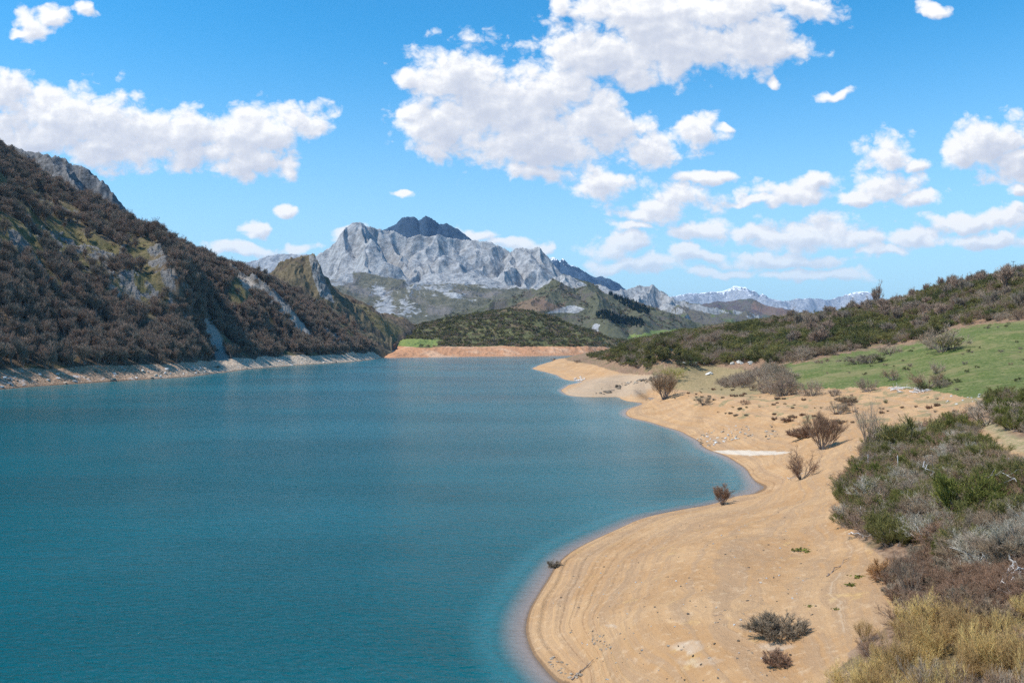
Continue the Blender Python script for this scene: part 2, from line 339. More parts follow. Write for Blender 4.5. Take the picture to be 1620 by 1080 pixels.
def mat_shore():
    m, t, b = newmat('shore_ground', .95, .12)
    P = t.n('ShaderNodeNewGeometry').outputs['Position']
    n1 = t.noise(P, .12, 5, .6); n2 = t.noise(P, 1.4, 6, .65); n3 = t.noise(P, 9.0, 4, .7)
    zz = t.n('ShaderNodeSeparateXYZ', ins={0: P}).outputs[2]
    lev = t.noise(t.n('ShaderNodeCombineXYZ', ins={0: t.m('MULTIPLY', n1, 1.5), 1: 0.0, 2: t.m('MULTIPLY', zz, 3.2)}).outputs[0], 1.0, 4, .7)
    sand = t.mix(t.ss(n1, .38, .62), (.45, .255, .118), (.53, .325, .165))
    sand = t.mix(t.ss(lev, .44, .58, 0, .75), sand, (.40, .25, .14)); sand = t.mix(t.ss(lev, .60, .68, 0, .55), sand, (.60, .44, .29))
    sand = t.mix(t.ss(n2, .52, .72, 0, .55), sand, (.66, .46, .28))
    sand = t.mix(t.ss(n3, .60, .75, 0, .55), sand, (.27, .165, .09))
    sand = t.mix(t.ss(t.noise(P, .35, 6, .7), .60, .70, 0, .45), sand, (.58, .36, .12))
    gv = t.noise(P, 22.0, 3, .75); sand = t.mix(t.ss(gv, .56, .70, 0, .6), sand, (.24, .145, .08)); sand = t.mix(t.ss(gv, .28, .40, .5, 0), sand, (.74, .56, .38)); stone = t.mix(t.ss(n2, .35, .65), (.50, .43, .34), (.30, .25, .19))
    c = t.mix(t.m('MULTIPLY', t.attr('m_stone'), t.ss(n2, .3, .6, .6, 1)), sand, stone)
    litter = t.mix(t.ss(n2, .35, .65), (.17, .10, .062), (.36, .235, .15))
    litter = t.mix(t.ss(n1, .48, .62, 0, .45), litter, (.115, .13, .045))
    sm = t.m('ADD', t.attr('m_scrub'), t.m('MULTIPLY', t.m('SUBTRACT', n2, .5), .9))
    c = t.mix(t.ss(sm, .40, .60), c, litter)
    ol = t.mix(t.ss(n2, .35, .65), (.215, .175, .085), (.36, .265, .14))
    om = t.m('ADD', t.attr('m_olive'), t.m('MULTIPLY', t.m('SUBTRACT', n2, .5), .8))
    c = t.mix(t.ss(om, .38, .62, 0, .9), c, ol)
    gr = t.mix(t.ss(n1, .36, .64), (.12, .15, .04), (.19, .195, .07))
    gr = t.mix(t.ss(n2, .42, .62, 0, .85), gr, (.06, .09, .022)); gr = t.mix(t.ss(t.noise(P, .45, 5, .7), .54, .66, 0, .6), gr, (.29, .245, .11))
    gr = t.mix(t.ss(n3, .54, .74, 0, .6), gr, (.28, .26, .12))
    gr = t.mix(t.ss(t.noise(P, .055, 6, .7), .50, .62, 0, .7), gr, (.24, .20, .09))
    gm = t.m('ADD', t.attr('m_grass'), t.m('MULTIPLY', t.m('SUBTRACT', n2, .5), .7))
    c = t.mix(t.ss(gm, .40, .60), c, gr)
    c = t.mix(t.attr('m_dirt'), c, t.mix(t.ss(n2, .4, .6), (.45, .33, .2), (.22, .22, .10)))
    pm = t.m('ADD', t.attr('m_pale'), t.m('MULTIPLY', t.m('SUBTRACT', n2, .5), .5))
    c = t.mix(t.ss(pm, .30, 1.0, 0, .8), c, (.64, .55, .44))
    wet = t.ss(t.m('ADD', zz, t.m('MULTIPLY', n2, .10)), .07, .17, .7, 0)
    c = t.mix(wet, c, (.17, .10, .055)); c = t.mix(t.ss(zz, -.10, .0, 1, 0), c, (.50, .37, .30)); t.put(b.inputs['Base Color'], c)
    h = t.m('ADD', t.m('MULTIPLY', n2, .22), t.m('ADD', t.m('MULTIPLY', n3, .10), t.m('ADD', t.m('MULTIPLY', lev, .25), t.m('MULTIPLY', t.noise(P, 28.0, 3, .6), .035))))
    bump(t, b, h, .8)
    return m
R.build('right_shore', mat_shore(), mats_attr)

# ------------------------------------------------------------------ LEFT HILLSIDE terrain
L = Terrain(-420, 800, 1080, 330, 2100, 900)
LS = [(-420,652),(-300,642),(-200,634),(-100,624),(0,616),(60,611),(120,607),(200,602),(255,599),(300,596),(345,590),(394,584),(430,581),(467,578),(515,575),(564,571.7),(590,568.5),(605,566.2)]
lp = np.array([[(a - 810) / F * wY(b), wY(b)] for a, b in LS]); lw = [lp[0]]
for i in range(len(lp) - 1):
    for j in (1, 2): lw.append(lp[i] + (lp[i + 1] - lp[i]) * j / 2)
lw = np.array(lw); pts = [(x, y, 0) for x, y in lw]
T = np.gradient(lw, axis=0); T /= np.linalg.norm(T, axis=1)[:, None]; NL = np.stack([-T[:, 1], T[:, 0]], 1)
for k in range(0, len(lw) - 3):
    for d, z in ((-18, -5), (-60, -8), (13, 7.5), (45, 26)):
        if d > 30 and lw[k, 1] > 1000: continue
        q = lw[k] + NL[k] * d; pts.append((q[0], q[1], z))
for px, py, Y in [(-60,165,900),(-200,90,900),(-400,10,860),(0,253,790),(0,340,600),(0,450,500),(60,289,830),(120,324,840),(185,356,860),(100,400,650),(100,500,530),(-200,300,520),(-200,450,430),(-400,300,420),
  (220,374,880),(260,393,905),(300,407,940),(340,420,990),(380,433,1050),(410,446,1100),(200,430,690),(200,510,590),(300,470,700),(300,540,610),(400,500,830),(400,546,790),(480,540,890),
  (440,460,1180),(480,472,1230),(520,482,1270),(560,491,1330),(600,500,1420),(640,514,1600),(680,524,1750),(720,536,1850),(560,530,1130),(605,530,1330),(645,543,1520),(598,552,1300),(625,562,1300),(640,557,1400),(690,546,1700),(620,574,1200),(640,572,1260),(670,570,1300),(720,566,1380),(800,566,1450),(800,566,1700),(800,566,2050),(760,556,1900),(620,590,1000),(700,590,1000),(620,640,600),(700,640,600),(800,590,1100),(540,600,760),(450,650,500),(350,690,400),(500,505,1050),(450,490,950),
  (0,290,1000),(0,330,1300),(185,370,1050),(185,420,1500),(300,420,1150),(300,450,1600),(410,450,1300),(440,480,1700),(560,500,1650),(640,522,1850),(690,536,2000),(-400,50,1200),(-400,200,1900),(560,530,2050),(300,500,2050)]:
    pts.append(tuple(P3(px, py, Y)))
L.fit(pts, 1e-6)
rs = sstep(L.Z, 3, 30)
def fins(L, specs):
    """rock fins: crest polyline by view direction, steep on its right side"""
    rock = np.zeros(L.shape)
    for poly, h, wl, wr, k in specs:
        pw = [L.hit(a, b) for a, b in poly]; P = np.array([(p.x, p.y) for p in pw])
        best = np.full(L.shape, 1e9); sgn = np.ones(L.shape); tt = np.zeros(L.shape); wx = L.X + 5 * fbm(L.X / 18, L.YY / 18, 3, .5, 5); wy = L.YY + 9 * fbm(L.X / 20, L.YY / 20, 3, .5, 6)
        for i in range(len(P) - 1):
            a = P[i]; e = P[i + 1] - a; t = np.clip(((wx - a[0]) * e[0] + (wy - a[1]) * e[1]) / (e @ e), 0, 1)
            dx = wx - a[0] - t * e[0]; dy = wy - a[1] - t * e[1]; d = np.hypot(dx, dy); s = np.sign(e[0] * dy - e[1] * dx)
            m = d < best; best = np.where(m, d, best); sgn = np.where(m, s, sgn); tt = np.where(m, (i + t) / (len(P) - 1), tt)
        w = np.where(sgn > 0, wr, wl); p = np.clip(1 - best / w, 0, 1); env = np.clip(np.sin(np.pi * np.clip(tt * .9 + .08, 0, 1)), 0, 1) ** .5
        L.Z = L.Z + h * env * (p ** .8) * (1 + .35 * fbm(L.X / 9, L.YY / 9, 3, .5, 9)); rock = np.maximum(rock, k * sstep(p, .08, .4) * sstep(env, .1, .5) * sstep(fbm(L.X / 16, L.YY / 16, 4, .6, 77), -.28, .12))
    return rock
X, Y_ = L.X, L.YY
L.Z += rs * (fbm(X / 130, Y_ / 130, 4, .5, 31) * 14 + ridged(X / 85 + .5 * fbm(X / 60, Y_ / 60, 2, .5, 2), Y_ / 60, 4, .5, 33) * 13 - 6 + fbm(X / 14, Y_ / 14, 4, .55, 34) * 2.2)
lrock = fins(L, [([(256,405),(264,425),(282,462),(298,490)], 7, 16, 9, 1), ([(366,428),(400,452),(435,480),(465,512),(492,535)], 13, 16, 20, .95),
                 ([(-10,360),(30,385),(60,410)], 5, 30, 12, .8), ([(100,385),(140,400),(180,412)], 5, 24, 12, .7), ([(180,425),(215,452),(245,480)], 6, 26, 12, .7),
                 ([(520,530),(545,548),(560,560)], 7, 14, 12, .8)])
rn = ridged(X / 26, Y_ / 26, 4, .55, 51)
opn = sstep(sdpoly(L.PX, L.PY, [(-20,262),(60,300),(150,345),(240,378),(262,470),(240,500),(170,480),(120,440),(40,400),(-20,380)]) , -14, 14)
lrock = np.maximum(lrock, opn * sstep(rn + .5 * fbm(X / 60, Y_ / 60, 3, .5, 3), .66, .86) * .75)
lrock = np.maximum(lrock, sstep(rn, .80, .92) * .6 * rs)
L.Z += sstep(lrock, .1, .8) * (ridged(X / 7, Y_ / 9, 4, .6, 52) - .4) * 4.0 * rs
bankz = sstep(L.Z, .2, 2) * (1 - sstep(L.Z, 7, 12))
L.Z += bankz * (fbm(X / 6, Y_ / 6, 4, .6, 55) * 1.1)
L.vis()
jn = fbm(X / 40, Y_ / 40, 5, .6, 57); PX, PY = L.PX, L.PY; hb = 9 + 3 * fbm(X / 30, Y_ / 30, 3, .5, 58)
scree = np.zeros(L.shape)
for poly in ([(320,500),(338,510),(352,535),(358,560),(372,582),(350,586),(338,560),(328,530)], [(165,445),(185,455),(200,472),(185,470)], [(500,466),(540,484),(580,505),(560,503),(520,486)], [(372,430),(400,446),(430,462),(455,486),(475,508),(492,530),(484,534),(462,518),(440,494),(415,474),(385,454)]):
    scree = np.maximum(scree, sstep(sdpoly(PX + 6 * jn, PY + 4 * jn, poly), -3, 3))
lgrass = np.maximum(opn * sstep(jn, -.30, .05), .9 * sstep(sdpoly(PX + 8 * jn, PY + 6 * jn, [(365,425),(400,470),(372,500),(362,460)]), -3, 3))
lgrass = np.maximum(lgrass, sstep(sdpoly(PX + 8 * jn, PY + 5 * jn, [(455,455),(520,470),(600,500),(640,520),(620,545),(560,540),(500,500)]), -5, 5) * .8)
lgrass = np.maximum(lgrass, sstep(fbm(X / 50, Y_ / 50, 4, .6, 66), .15, .3) * .7)
lat = dict(m_bank=sstep(hb - L.Z, -1.2, 1.2), m_rock=np.clip(lrock, 0, 1), m_scree=scree, m_grass=np.clip(lgrass, 0, 1), m_orange=sstep(-PX + 90 * jn, -400, -150))
def mat_left():
    m, t, b = newmat('hillside_ground', .95, .12)
    P = t.n('ShaderNodeNewGeometry').outputs['Position']
    n1 = t.noise(P, .018, 6, .6); n2 = t.noise(P, .13, 7, .65); n3 = t.noise(P, .8, 5, .7)
    c = t.mix(t.ss(n2, .36, .64), (.10, .073, .05), (.19, .14, .095))
    gr = t.mix(t.ss(n2, .34, .66), (.12, .11, .042), (.22, .175, .085))
    gr = t.mix(t.ss(n3, .5, .72, 0, .6), gr, (.12, .10, .06))
    c = t.mix(t.m('MULTIPLY', t.attr('m_grass'), t.ss(n3, .3, .5, .6, 1)), c, gr)
    rk = t.mix(t.ss(n3, .32, .66), (.09, .085, .08), (.29, .27, .25)); rk = t.mix(t.ss(n2, .50, .68, 0, .7), rk, (.20, .165, .10))
    rm = t.m('ADD', t.attr('m_rock'), t.m('MULTIPLY', t.m('SUBTRACT', n3, .5), .9)); c = t.mix(t.ss(rm, .36, .6), c, rk)
    c = t.mix(t.m('MULTIPLY', t.attr('m_scree'), t.ss(n3, .35, .5, .4, .9)), c, (.42, .37, .32))
    bo = t.mix(t.ss(n3, .35, .6), (.25, .14, .08), (.56, .37, .24)); bp = t.mix(t.ss(n3, .35, .58), (.31, .21, .14), (.68, .54, .40))
    bo = t.mix(t.ss(n2, .58, .68), bo, (.66, .60, .55))
    bk = t.mix(t.attr('m_orange'), bp, bo); bm = t.m('ADD', t.attr('m_bank'), t.m('MULTIPLY', t.m('SUBTRACT', n3, .5), .5))
    c = t.mix(t.ss(bm, .4, .6), c, bk)
    zz = t.n('ShaderNodeSeparateXYZ', ins={0: P}).outputs[2]
    c = t.mix(t.ss(zz, .25, .9, .7, 0), c, (.13, .09, .06))
    t.put(b.inputs['Base Color'], c)
    bump(t, b, t.m('ADD', t.m('MULTIPLY', n3, 1.2), t.m('MULTIPLY', n2, 3.0)), 1.0)
    return m
L.build('left_hillside', mat_left(), lat)

# ------------------------------------------------------------------ mountains: tents over ridge lines
def tents(T, ridges, base, cell, ap=.42):
    """ridges: (polyline of (px,py,Y), slope_left, slope_right, apron) ; returns height as the union of slopes falling from the lines"""
    Z = np.full(T.shape, float(base)); wn = cell
    wx = T.X + wn * .9 * fbm(T.X / (wn * 2.2), T.YY / (wn * 2.2), 4, .55, 7); wy = T.YY + wn * .9 * fbm(T.X / (wn * 2.2) + 9, T.YY / (wn * 2.2), 4, .55, 8)
    for poly, sl, sr, L0 in ridges:
        P = np.array([P3(*p) for p in poly])
        for i in range(len(P) - 1):
            a = P[i]; e = P[i + 1] - a; l2 = e[0] ** 2 + e[1] ** 2
            for (ux, uy, damp) in ((wx, wy, 1),):
                t = np.clip(((ux - a[0]) * e[0] + (uy - a[1]) * e[1]) / l2, 0, 1)
                dx = ux - a[0] - t * e[0]; dy = uy - a[1] - t * e[1]; d = np.hypot(dx, dy)
                side = (e[0] * dy - e[1] * dx) > 0
                s = np.where(side, sl, sr)
                # steep rock first, gentler apron lower down
                drop = np.where(d < L0, s * d, s * L0 + (d - L0) * s * ap)
                Z = np.maximum(Z, a[2] + e[2] * t - drop)
    return Z
def mountain(name, rng, Yr, n, ridges, base, cell, amp, ribs, mat, keepz=-2, seed=0, extra=None, ap=.42):
    T = Terrain(rng[0], rng[1], n[0], Yr[0], Yr[1], n[1])
    T.Z = tents(T, ridges, base, cell, ap)
    e = sstep(T.Z, base + cell * .1, base + cell * 1.2)
    T.Z += e * amp * (ridged(T.X / cell, T.YY / cell, 6, .44, seed) - .45)
    T.Z += e * ribs * (ridged(T.X / (cell * .32) + .8 * fbm(T.X / cell, T.YY / cell, 3, .5, seed + 3), T.YY / (cell * 1.1), 5, .48, seed + 5) - .45)
    if extra: extra(T)
    T.vis(); T.at = dict(m_h=(T.Z - base), m_px=T.PX, m_py=T.PY)
    return T
def rock_mat(name, c):
    """c: rock_lo, rock_hi, veg_lo, veg_hi, scale(1/m), slope threshold, height of vegetation, snow"""
    m, t, b = newmat(name, .95, .1); gm = t.n('ShaderNodeNewGeometry'); P = gm.outputs['Position']; s = c['s']
    n1 = t.noise(P, s, 6, .6); n2 = t.noise(P, s * 6, 7, .68); n3 = t.noise(P, s * 30, 5, .7)
    rk = t.mix(t.ss(n2, .34, .66), c['r0'], c['r1']); rk = t.mix(t.ss(n3, .48, .74, 0, .42), rk, tuple(x * .45 for x in c['r0']))
    st = t.noise(t.v('MULTIPLY', P, (1, 1, 3.0)), s * 8, 5, .6, dist=.6); rk = t.mix(t.ss(st, .54, .68, 0, .5), rk, c['r2'])
    rk = t.mix(t.ss(t.noise(P, s * 2.2, 6, .7), .50, .66, 0, .55), rk, (c['r0'][0] * .8, c['r0'][1] * .74, c['r0'][2] * .66))
    vg = t.mix(t.ss(n2, .36, .62), c['v0'], c['v1']); vg = t.mix(t.ss(n1, .50, .62, 0, .8), vg, c['v2']); vg = t.mix(t.ss(n3, .52, .66, 0, .7), vg, tuple(x * .5 for x in c['v0']))
    nz = t.n('ShaderNodeSeparateXYZ', ins={0: gm.outputs['Normal']}).outputs[2]
    k = t.m('ADD', t.m('MULTIPLY', t.m('SUBTRACT', nz, c['sl']), 3.2), t.m('MULTIPLY', t.m('SUBTRACT', n2, .5), 2.2))
    k = t.m('SUBTRACT', k, t.m('MULTIPLY', t.m('SUBTRACT', t.attr('m_h'), c['vh']), c.get('vk', 1 / 120.0)))
    if 'm_veg' in c: k = t.m('ADD', k, t.m('MULTIPLY', t.attr('m_veg'), 2.0))
    col = t.mix(t.ss(k, -.15, .25), rk, vg)
    if 'm_rock' in c: col = t.mix(t.ss(t.m('ADD', t.attr('m_rock'), t.m('SUBTRACT', n2, .5)), .4, .6), col, rk)
    if 'm_red' in c: col = t.mix(t.ss(t.m('ADD', t.attr('m_red'), t.m('SUBTRACT', n2, .5)), .35, .8, 0, .5), col, (.26, .15, .10))
    if 'm_mead' in c: col = t.mix(t.ss(t.m('ADD', t.attr('m_mead'), t.m('MULTIPLY', t.m('SUBTRACT', n2, .5), .6)), .4, .6), col, t.mix(t.ss(n3, .35, .6), (.15, .20, .05), (.20, .23, .07)))
    if 'm_bank' in c:
        bk = t.mix(t.ss(n3, .35, .62), (.30, .14, .07), (.56, .30, .165)); bk = t.mix(t.ss(n1, .50, .62, 0, .5), bk, (.62, .42, .28))
        col = t.mix(t.ss(t.m('ADD', t.attr('m_bank'), t.m('MULTIPLY', t.m('SUBTRACT', n3, .5), .5)), .4, .6), col, bk)
    if c.get('snow'):
        sk = t.m('ADD', t.m('MULTIPLY', t.m('SUBTRACT', nz, .55), 1.6), t.m('ADD', t.m('MULTIPLY', t.m('SUBTRACT', n2, .5), 3.0), t.m('MULTIPLY', t.m('SUBTRACT', t.attr('m_h'), c['snow']), 1 / 350.0)))
        col = t.mix(t.ss(sk, .0, .15), col, (.85, .86, .88))
    t.put(b.inputs['Base Color'], col)
    bump(t, b, t.m('ADD', t.m('MULTIPLY', n2, .35), t.m('MULTIPLY', n3, .10)), c.get('bd', .35 / s * .35))
    return m
GREY = dict(r0=(.20, .20, .20), r1=(.42, .415, .405), r2=(.47, .45, .43), v0=(.075, .09, .045), v1=(.14, .145, .075), v2=(.125, .10, .095), s=.004, sl=.80, vh=120, bd=28)

def rise(name, rng, Yr, n, ridges, base, cell, amp, ribs, c, seed, rk=None):
    T = mountain(name, rng, Yr, n, ridges, base, cell, amp, ribs, None, seed=seed, ap=.9)
    if rk: T.at['m_rock'] = rock_poly(T, rk, 3, 3); c = dict(c, m_rock=1)
    T.build(name, rock_mat(name + '_rock', c), T.at)
def rock_poly(T, polys, w=6, j=8):
    jn = fbm(T.X / 120, T.YY / 120, 4, .6, 5); o = np.zeros(T.shape)
    for p in polys: o = np.maximum(o, sstep(sdpoly(T.PX + j * jn, T.PY + j * jn, p), -w, w))
    return o
rise('rock_knob', (360, 620), (1130, 1600), (560, 400), [([(418,446,1300),(428,428,1300),(440,416,1300),(455,410,1300),(472,406,1300),(484,403,1300),(494,405,1290),(505,420,1280),(512,440,1270),(522,468,1260)], 1.6, 1.25, 60), ([(470,406,1300),(462,430,1250),(450,448,1220)], .9, 1.0, 60)], -20, 40, 4.5, 4.5, dict(GREY, s=.03, r0=(.10,.10,.10), r1=(.28,.27,.25), v0=(.10,.082,.05), v1=(.175,.14,.085), v2=(.11,.085,.06), vh=150, vk=1/400., sl=.30, bd=3), 91, [[(488,402),(499,406),(530,480),(508,470),(496,440)]])
rise('rock_cliff', (-420, 260), (840, 1400), (520, 300), [([(-420,80,1020),(-200,150,1010),(-60,200,1000),(0,224,990),(18,231,990),(40,240,985),(60,241,980),(85,246,970),(110,254,960),(125,264,955),(145,284,950),(165,306,940),(176,322,935),(185,337,930),(210,352,930)], 1.3, 2.6, 60), ([(40,240,985),(60,262,930),(72,285,900)], 1.4, 2.4, 24), ([(85,246,970),(112,275,910),(125,300,885)], 1.4, 2.6, 24)], -20, 34, 4.0, 5.5, dict(GREY, s=.04, r0=(.07,.075,.08), r1=(.23,.23,.235), r2=(.30,.29,.28), v0=(.08,.065,.05), v1=(.14,.105,.07), v2=(.12,.10,.06), vh=140, vk=1/200., sl=.86, bd=3), 95)  # rock tones darkened, the cliff's shade is put into the colour
# main grey massif
crest = [(420,470,5600),(470,440,5600),(500,412,5550),(530,386,5500),(560,362,5450),(575,356,5430),(590,351,5400),(602,360,5450),(630,361,5500),(650,368,5500),(665,374,5500),(700,373,5550),(740,379,5600),(770,389,5600),(795,399,5550),(812,389,5500),(838,393,5500),(858,404,5500),(868,418,5500),(900,445,5500),(950,475,5500)]
main = mountain('main', (330, 1120), (3400, 7200), (1000, 760), [
    (crest, 1.75, 1.75, 270),
    ([(590,351,5400),(580,385,5150),(560,420,4950),(545,450,4750)], .95, 1.5, 260), ([(560,362,5450),(535,400,5250),(515,430,5080)], 1.0, 1.2, 220),
    ([(590,351,5400),(600,390,5180),(598,430,4980)], 1.3, 1.2, 200),
    ([(630,361,5500),(655,400,5250),(660,425,5080),(655,452,4950)], 1.0, 1.7, 190), ([(700,373,5550),(690,395,5300),(672,430,5000),(668,448,4900)], .8, 1.2, 200), ([(560,362,5450),(545,395,5200),(530,425,5050),(520,448,4900)], .9, 1.3, 160), ([(812,389,5500),(845,420,5200),(850,450,5000)], .9, 1.4, 160), ([(650,418,5100),(642,440,4960)], 1.4, 1.6, 90),
    ([(770,389,5600),(730,393,5300),(700,405,5150),(685,430,5000)], .9, 1.0, 260), ([(795,399,5550),(800,415,5250),(815,440,5000),(825,462,4850)], 1.0, 1.1, 200),
    ([(740,379,5600),(755,410,5250),(752,436,5050)], 1.1, 1.1, 180), ([(838,393,5500),(850,425,5250),(872,455,5000),(900,475,4800)], 1.0, 1.2, 200),
    ([(868,418,5500),(930,470,5200),(1000,500,5000)], .7, .7, 200),
    ([(560,455,4600),(600,475,4200),(620,500,3900)], .35, .35, 500), ([(700,458,4700),(740,475,4300),(720,500,3900)], .33, .33, 500), ([(470,450,5300),(450,480,4800),(480,510,4300)], .4, .4, 400)],
    -60, 330, 34, 20, None, seed=11, ap=.30)
main.at['m_veg'] = rock_poly(main, [[(620,520),(640,480),(700,470),(730,455),(800,455),(860,462),(870,520)], [(520,460),(560,450),(580,470),(560,500),(500,490)], [(560,430),(600,440),(640,445),(640,455),(600,462),(560,452)]])
main.at['m_rock'] = np.maximum(rock_poly(main, [[(580,452),(600,470),(585,500),(560,520),(610,522),(630,500),(620,470),(612,450)], [(650,448),(690,462),(720,474),(750,466),(700,452)], [(640,480),(670,484),(650,500),(620,510)]], 14, 34) * .8, rock_poly(main, [[(500,412),(590,345),(870,400),(880,440),(800,458),(700,445),(660,450),(600,430),(560,430),(520,440)]], 8))
gm_ = dict(GREY, vh=330, vk=1/260., v0=(.085,.083,.055), v1=(.15,.135,.09), v2=(.19,.165,.145)); gm_['m_veg'] = 1; gm_['m_rock'] = 1
main.build('main_mountain', rock_mat('limestone', gm_), main.at)

CLOUD_SHADED = dict(GREY, r0=(.025, .048, .078), r1=(.055, .085, .125), r2=(.09, .10, .11), v0=(.03, .045, .04), v1=(.05, .06, .05), v2=(.045, .05, .05), vh=-2000, bd=30)  # grey rock darkened and blued: cloud shadow painted into its colour
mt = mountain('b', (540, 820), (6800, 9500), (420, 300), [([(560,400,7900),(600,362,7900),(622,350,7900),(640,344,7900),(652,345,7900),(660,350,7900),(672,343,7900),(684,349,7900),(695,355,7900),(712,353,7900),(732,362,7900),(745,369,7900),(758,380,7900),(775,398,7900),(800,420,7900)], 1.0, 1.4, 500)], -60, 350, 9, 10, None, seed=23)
mt.build('back_mountain', rock_mat('cloud_shaded_slope', CLOUD_SHADED), mt.at)
mt = mountain('b', (300, 560), (8200, 11500), (400, 260), [([(340,440,9500),(380,414,9500),(400,411,9500),(425,402,9500),(445,400,9500),(470,402,9500),(490,401,9500),(510,406,9500),(540,420,9500)], .8, .8, 500)], -60, 400, 22, 18, None, seed=29)
mt.build('distant_mountain', rock_mat('distant_slope', dict(GREY, vh=500)), mt.at)
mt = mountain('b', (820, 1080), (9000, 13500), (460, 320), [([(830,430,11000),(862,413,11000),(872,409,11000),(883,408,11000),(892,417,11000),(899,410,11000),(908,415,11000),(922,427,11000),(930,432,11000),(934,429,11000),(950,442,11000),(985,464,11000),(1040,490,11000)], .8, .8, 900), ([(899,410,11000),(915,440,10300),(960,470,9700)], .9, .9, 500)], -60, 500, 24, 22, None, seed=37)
mt.build('snowy_mountain', rock_mat('snow_slope', dict(CLOUD_SHADED, snow=1290)), mt.at)
mt = mountain('b', (1030, 1480), (11500, 17500), (700, 320), [([(1040,485,14000),(1075,468,14000),(1100,466,14000),(1130,462,14000),(1148,456,14000),(1165,452,14000),(1182,455,14000),(1200,464,14000),(1208,467,14000),(1214,464,14000),(1230,477,14000),(1250,474,14000),(1272,472,14000),(1290,474,14000),(1310,473,14000),(1330,470,14000),(1350,465,14000),(1362,461.5,14000),(1372,462,14000),(1382,468,14000),(1420,480,14000)], .75, .75, 1000),
    ([(1165,452,14000),(1180,468,13200),(1240,486,12600)], .8, .8, 500)], -60, 620, 30, 26, None, seed=41)
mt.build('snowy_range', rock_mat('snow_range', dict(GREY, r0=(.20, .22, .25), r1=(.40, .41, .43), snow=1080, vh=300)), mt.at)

# purple hill, grey cone, mid hill
mt = mountain('b', (1030, 1500), (5600, 8600), (500, 280), [([(1060,492,7000),(1100,484,7000),(1130,479,7000),(1165,476,7000),(1190,474,7000),(1215,480,7000),(1250,492,7000),(1300,500,7000),(1400,505,7000)], .5, .5, 600), ([(1110,484,7000),(1080,490,6300),(1100,500,5800)], .5, .5, 300)], -40, 400, 20, 20, None, seed=47, ap=.8)
mt.at['m_red'] = rock_poly(mt, [[(1190,474),(1240,488),(1290,500),(1230,502),(1190,490)]])
mt.build('purple_hill', rock_mat('heath_slope', dict(GREY, v0=(.10, .075, .075), v1=(.14, .12, .10), v2=(.085, .10, .06), vh=700, sl=.6, m_red=1)), mt.at)
mt = mountain('b', (900, 1240), (3700, 5600), (640, 420), [([(940,478,4500),(965,468,4500),(990,456,4500),(1005,451,4500),(1020,449,4500),(1035,453,4500),(1060,468,4500),(1090,481,4500),(1130,488,4500),(1180,495,4500),(1240,510,4500)], .85, .95, 230), ([(1020,449,4500),(1005,470,4300),(1010,490,4100)], 1.0, 1.0, 130), ([(1040,458,4500),(1070,480,4250),(1090,500,4000)], .8, .8, 120), ([(1100,492,4200),(1180,505,4100),(1200,515,4000)], .3, .3, 100)], -30, 190, 20, 18, None, seed=53, ap=.6)
mt.at['m_rock'] = rock_poly(mt, [[(965,468),(1020,445),(1060,468),(1075,482),(1040,492),(1010,478),(985,466)]], 4, 5)
mt.build('grey_cone_hill', rock_mat('cone_slope', dict(GREY, s=.009, v0=(.10, .085, .075), v1=(.13, .12, .085), v2=(.10, .13, .045), vh=240, sl=.7, m_rock=1, bd=14)), mt.at)
mid = mountain('b', (690, 1180), (2300, 4200), (900, 560), [([(690,505,3000),(740,495,3000),(785,484,3000),(820,466,3050),(845,448,3080),(865,437,3100),(880,432,3100),(898,435,3100),(915,444,3100),(935,455,3100),(960,466,3100),(1000,478,3100),(1040,488,3100),(1080,500,3100),(1140,515,3100)], .62, .70, 150), ([(880,432,3100),(870,460,2900),(850,480,2750),(860,505,2550)], .6, .6, 100), ([(915,444,3100),(935,480,2800),(960,505,2550)], .5, .5, 120), ([(1000,478,3100),(1010,500,2800),(1040,522,2550)], .45, .45, 100)], -30, 150, 16, 9, None, seed=59, ap=.85)
mid.at['m_rock'] = rock_poly(mid, [[(840,455),(870,434),(895,432),(930,452),(905,456),(875,440),(850,460)], [(865,497),(880,486),(905,482),(925,488),(910,495),(885,493)], [(934,520),(942,512),(950,514),(946,524)]], 2.5, 4)
mid.at['m_red'] = rock_poly(mid, [[(795,490),(830,478),(850,470),(880,480),(900,476),(875,492),(840,496)], [(850,470),(870,466),(860,474)]], 4, 8)
mid.at['m_mead'] = rock_poly(mid, [[(990,530),(1050,520),(1120,518),(1120,545),(990,545)]], 4, 8) * .7
mid.build('middle_hill', rock_mat('middle_slope', dict(GREY, s=.012, v0=(.075, .078, .05), v1=(.125, .12, .07), v2=(.12, .10, .085), vh=900, sl=.4, m_rock=1, m_red=1, m_mead=1, bd=8)), mid.at)

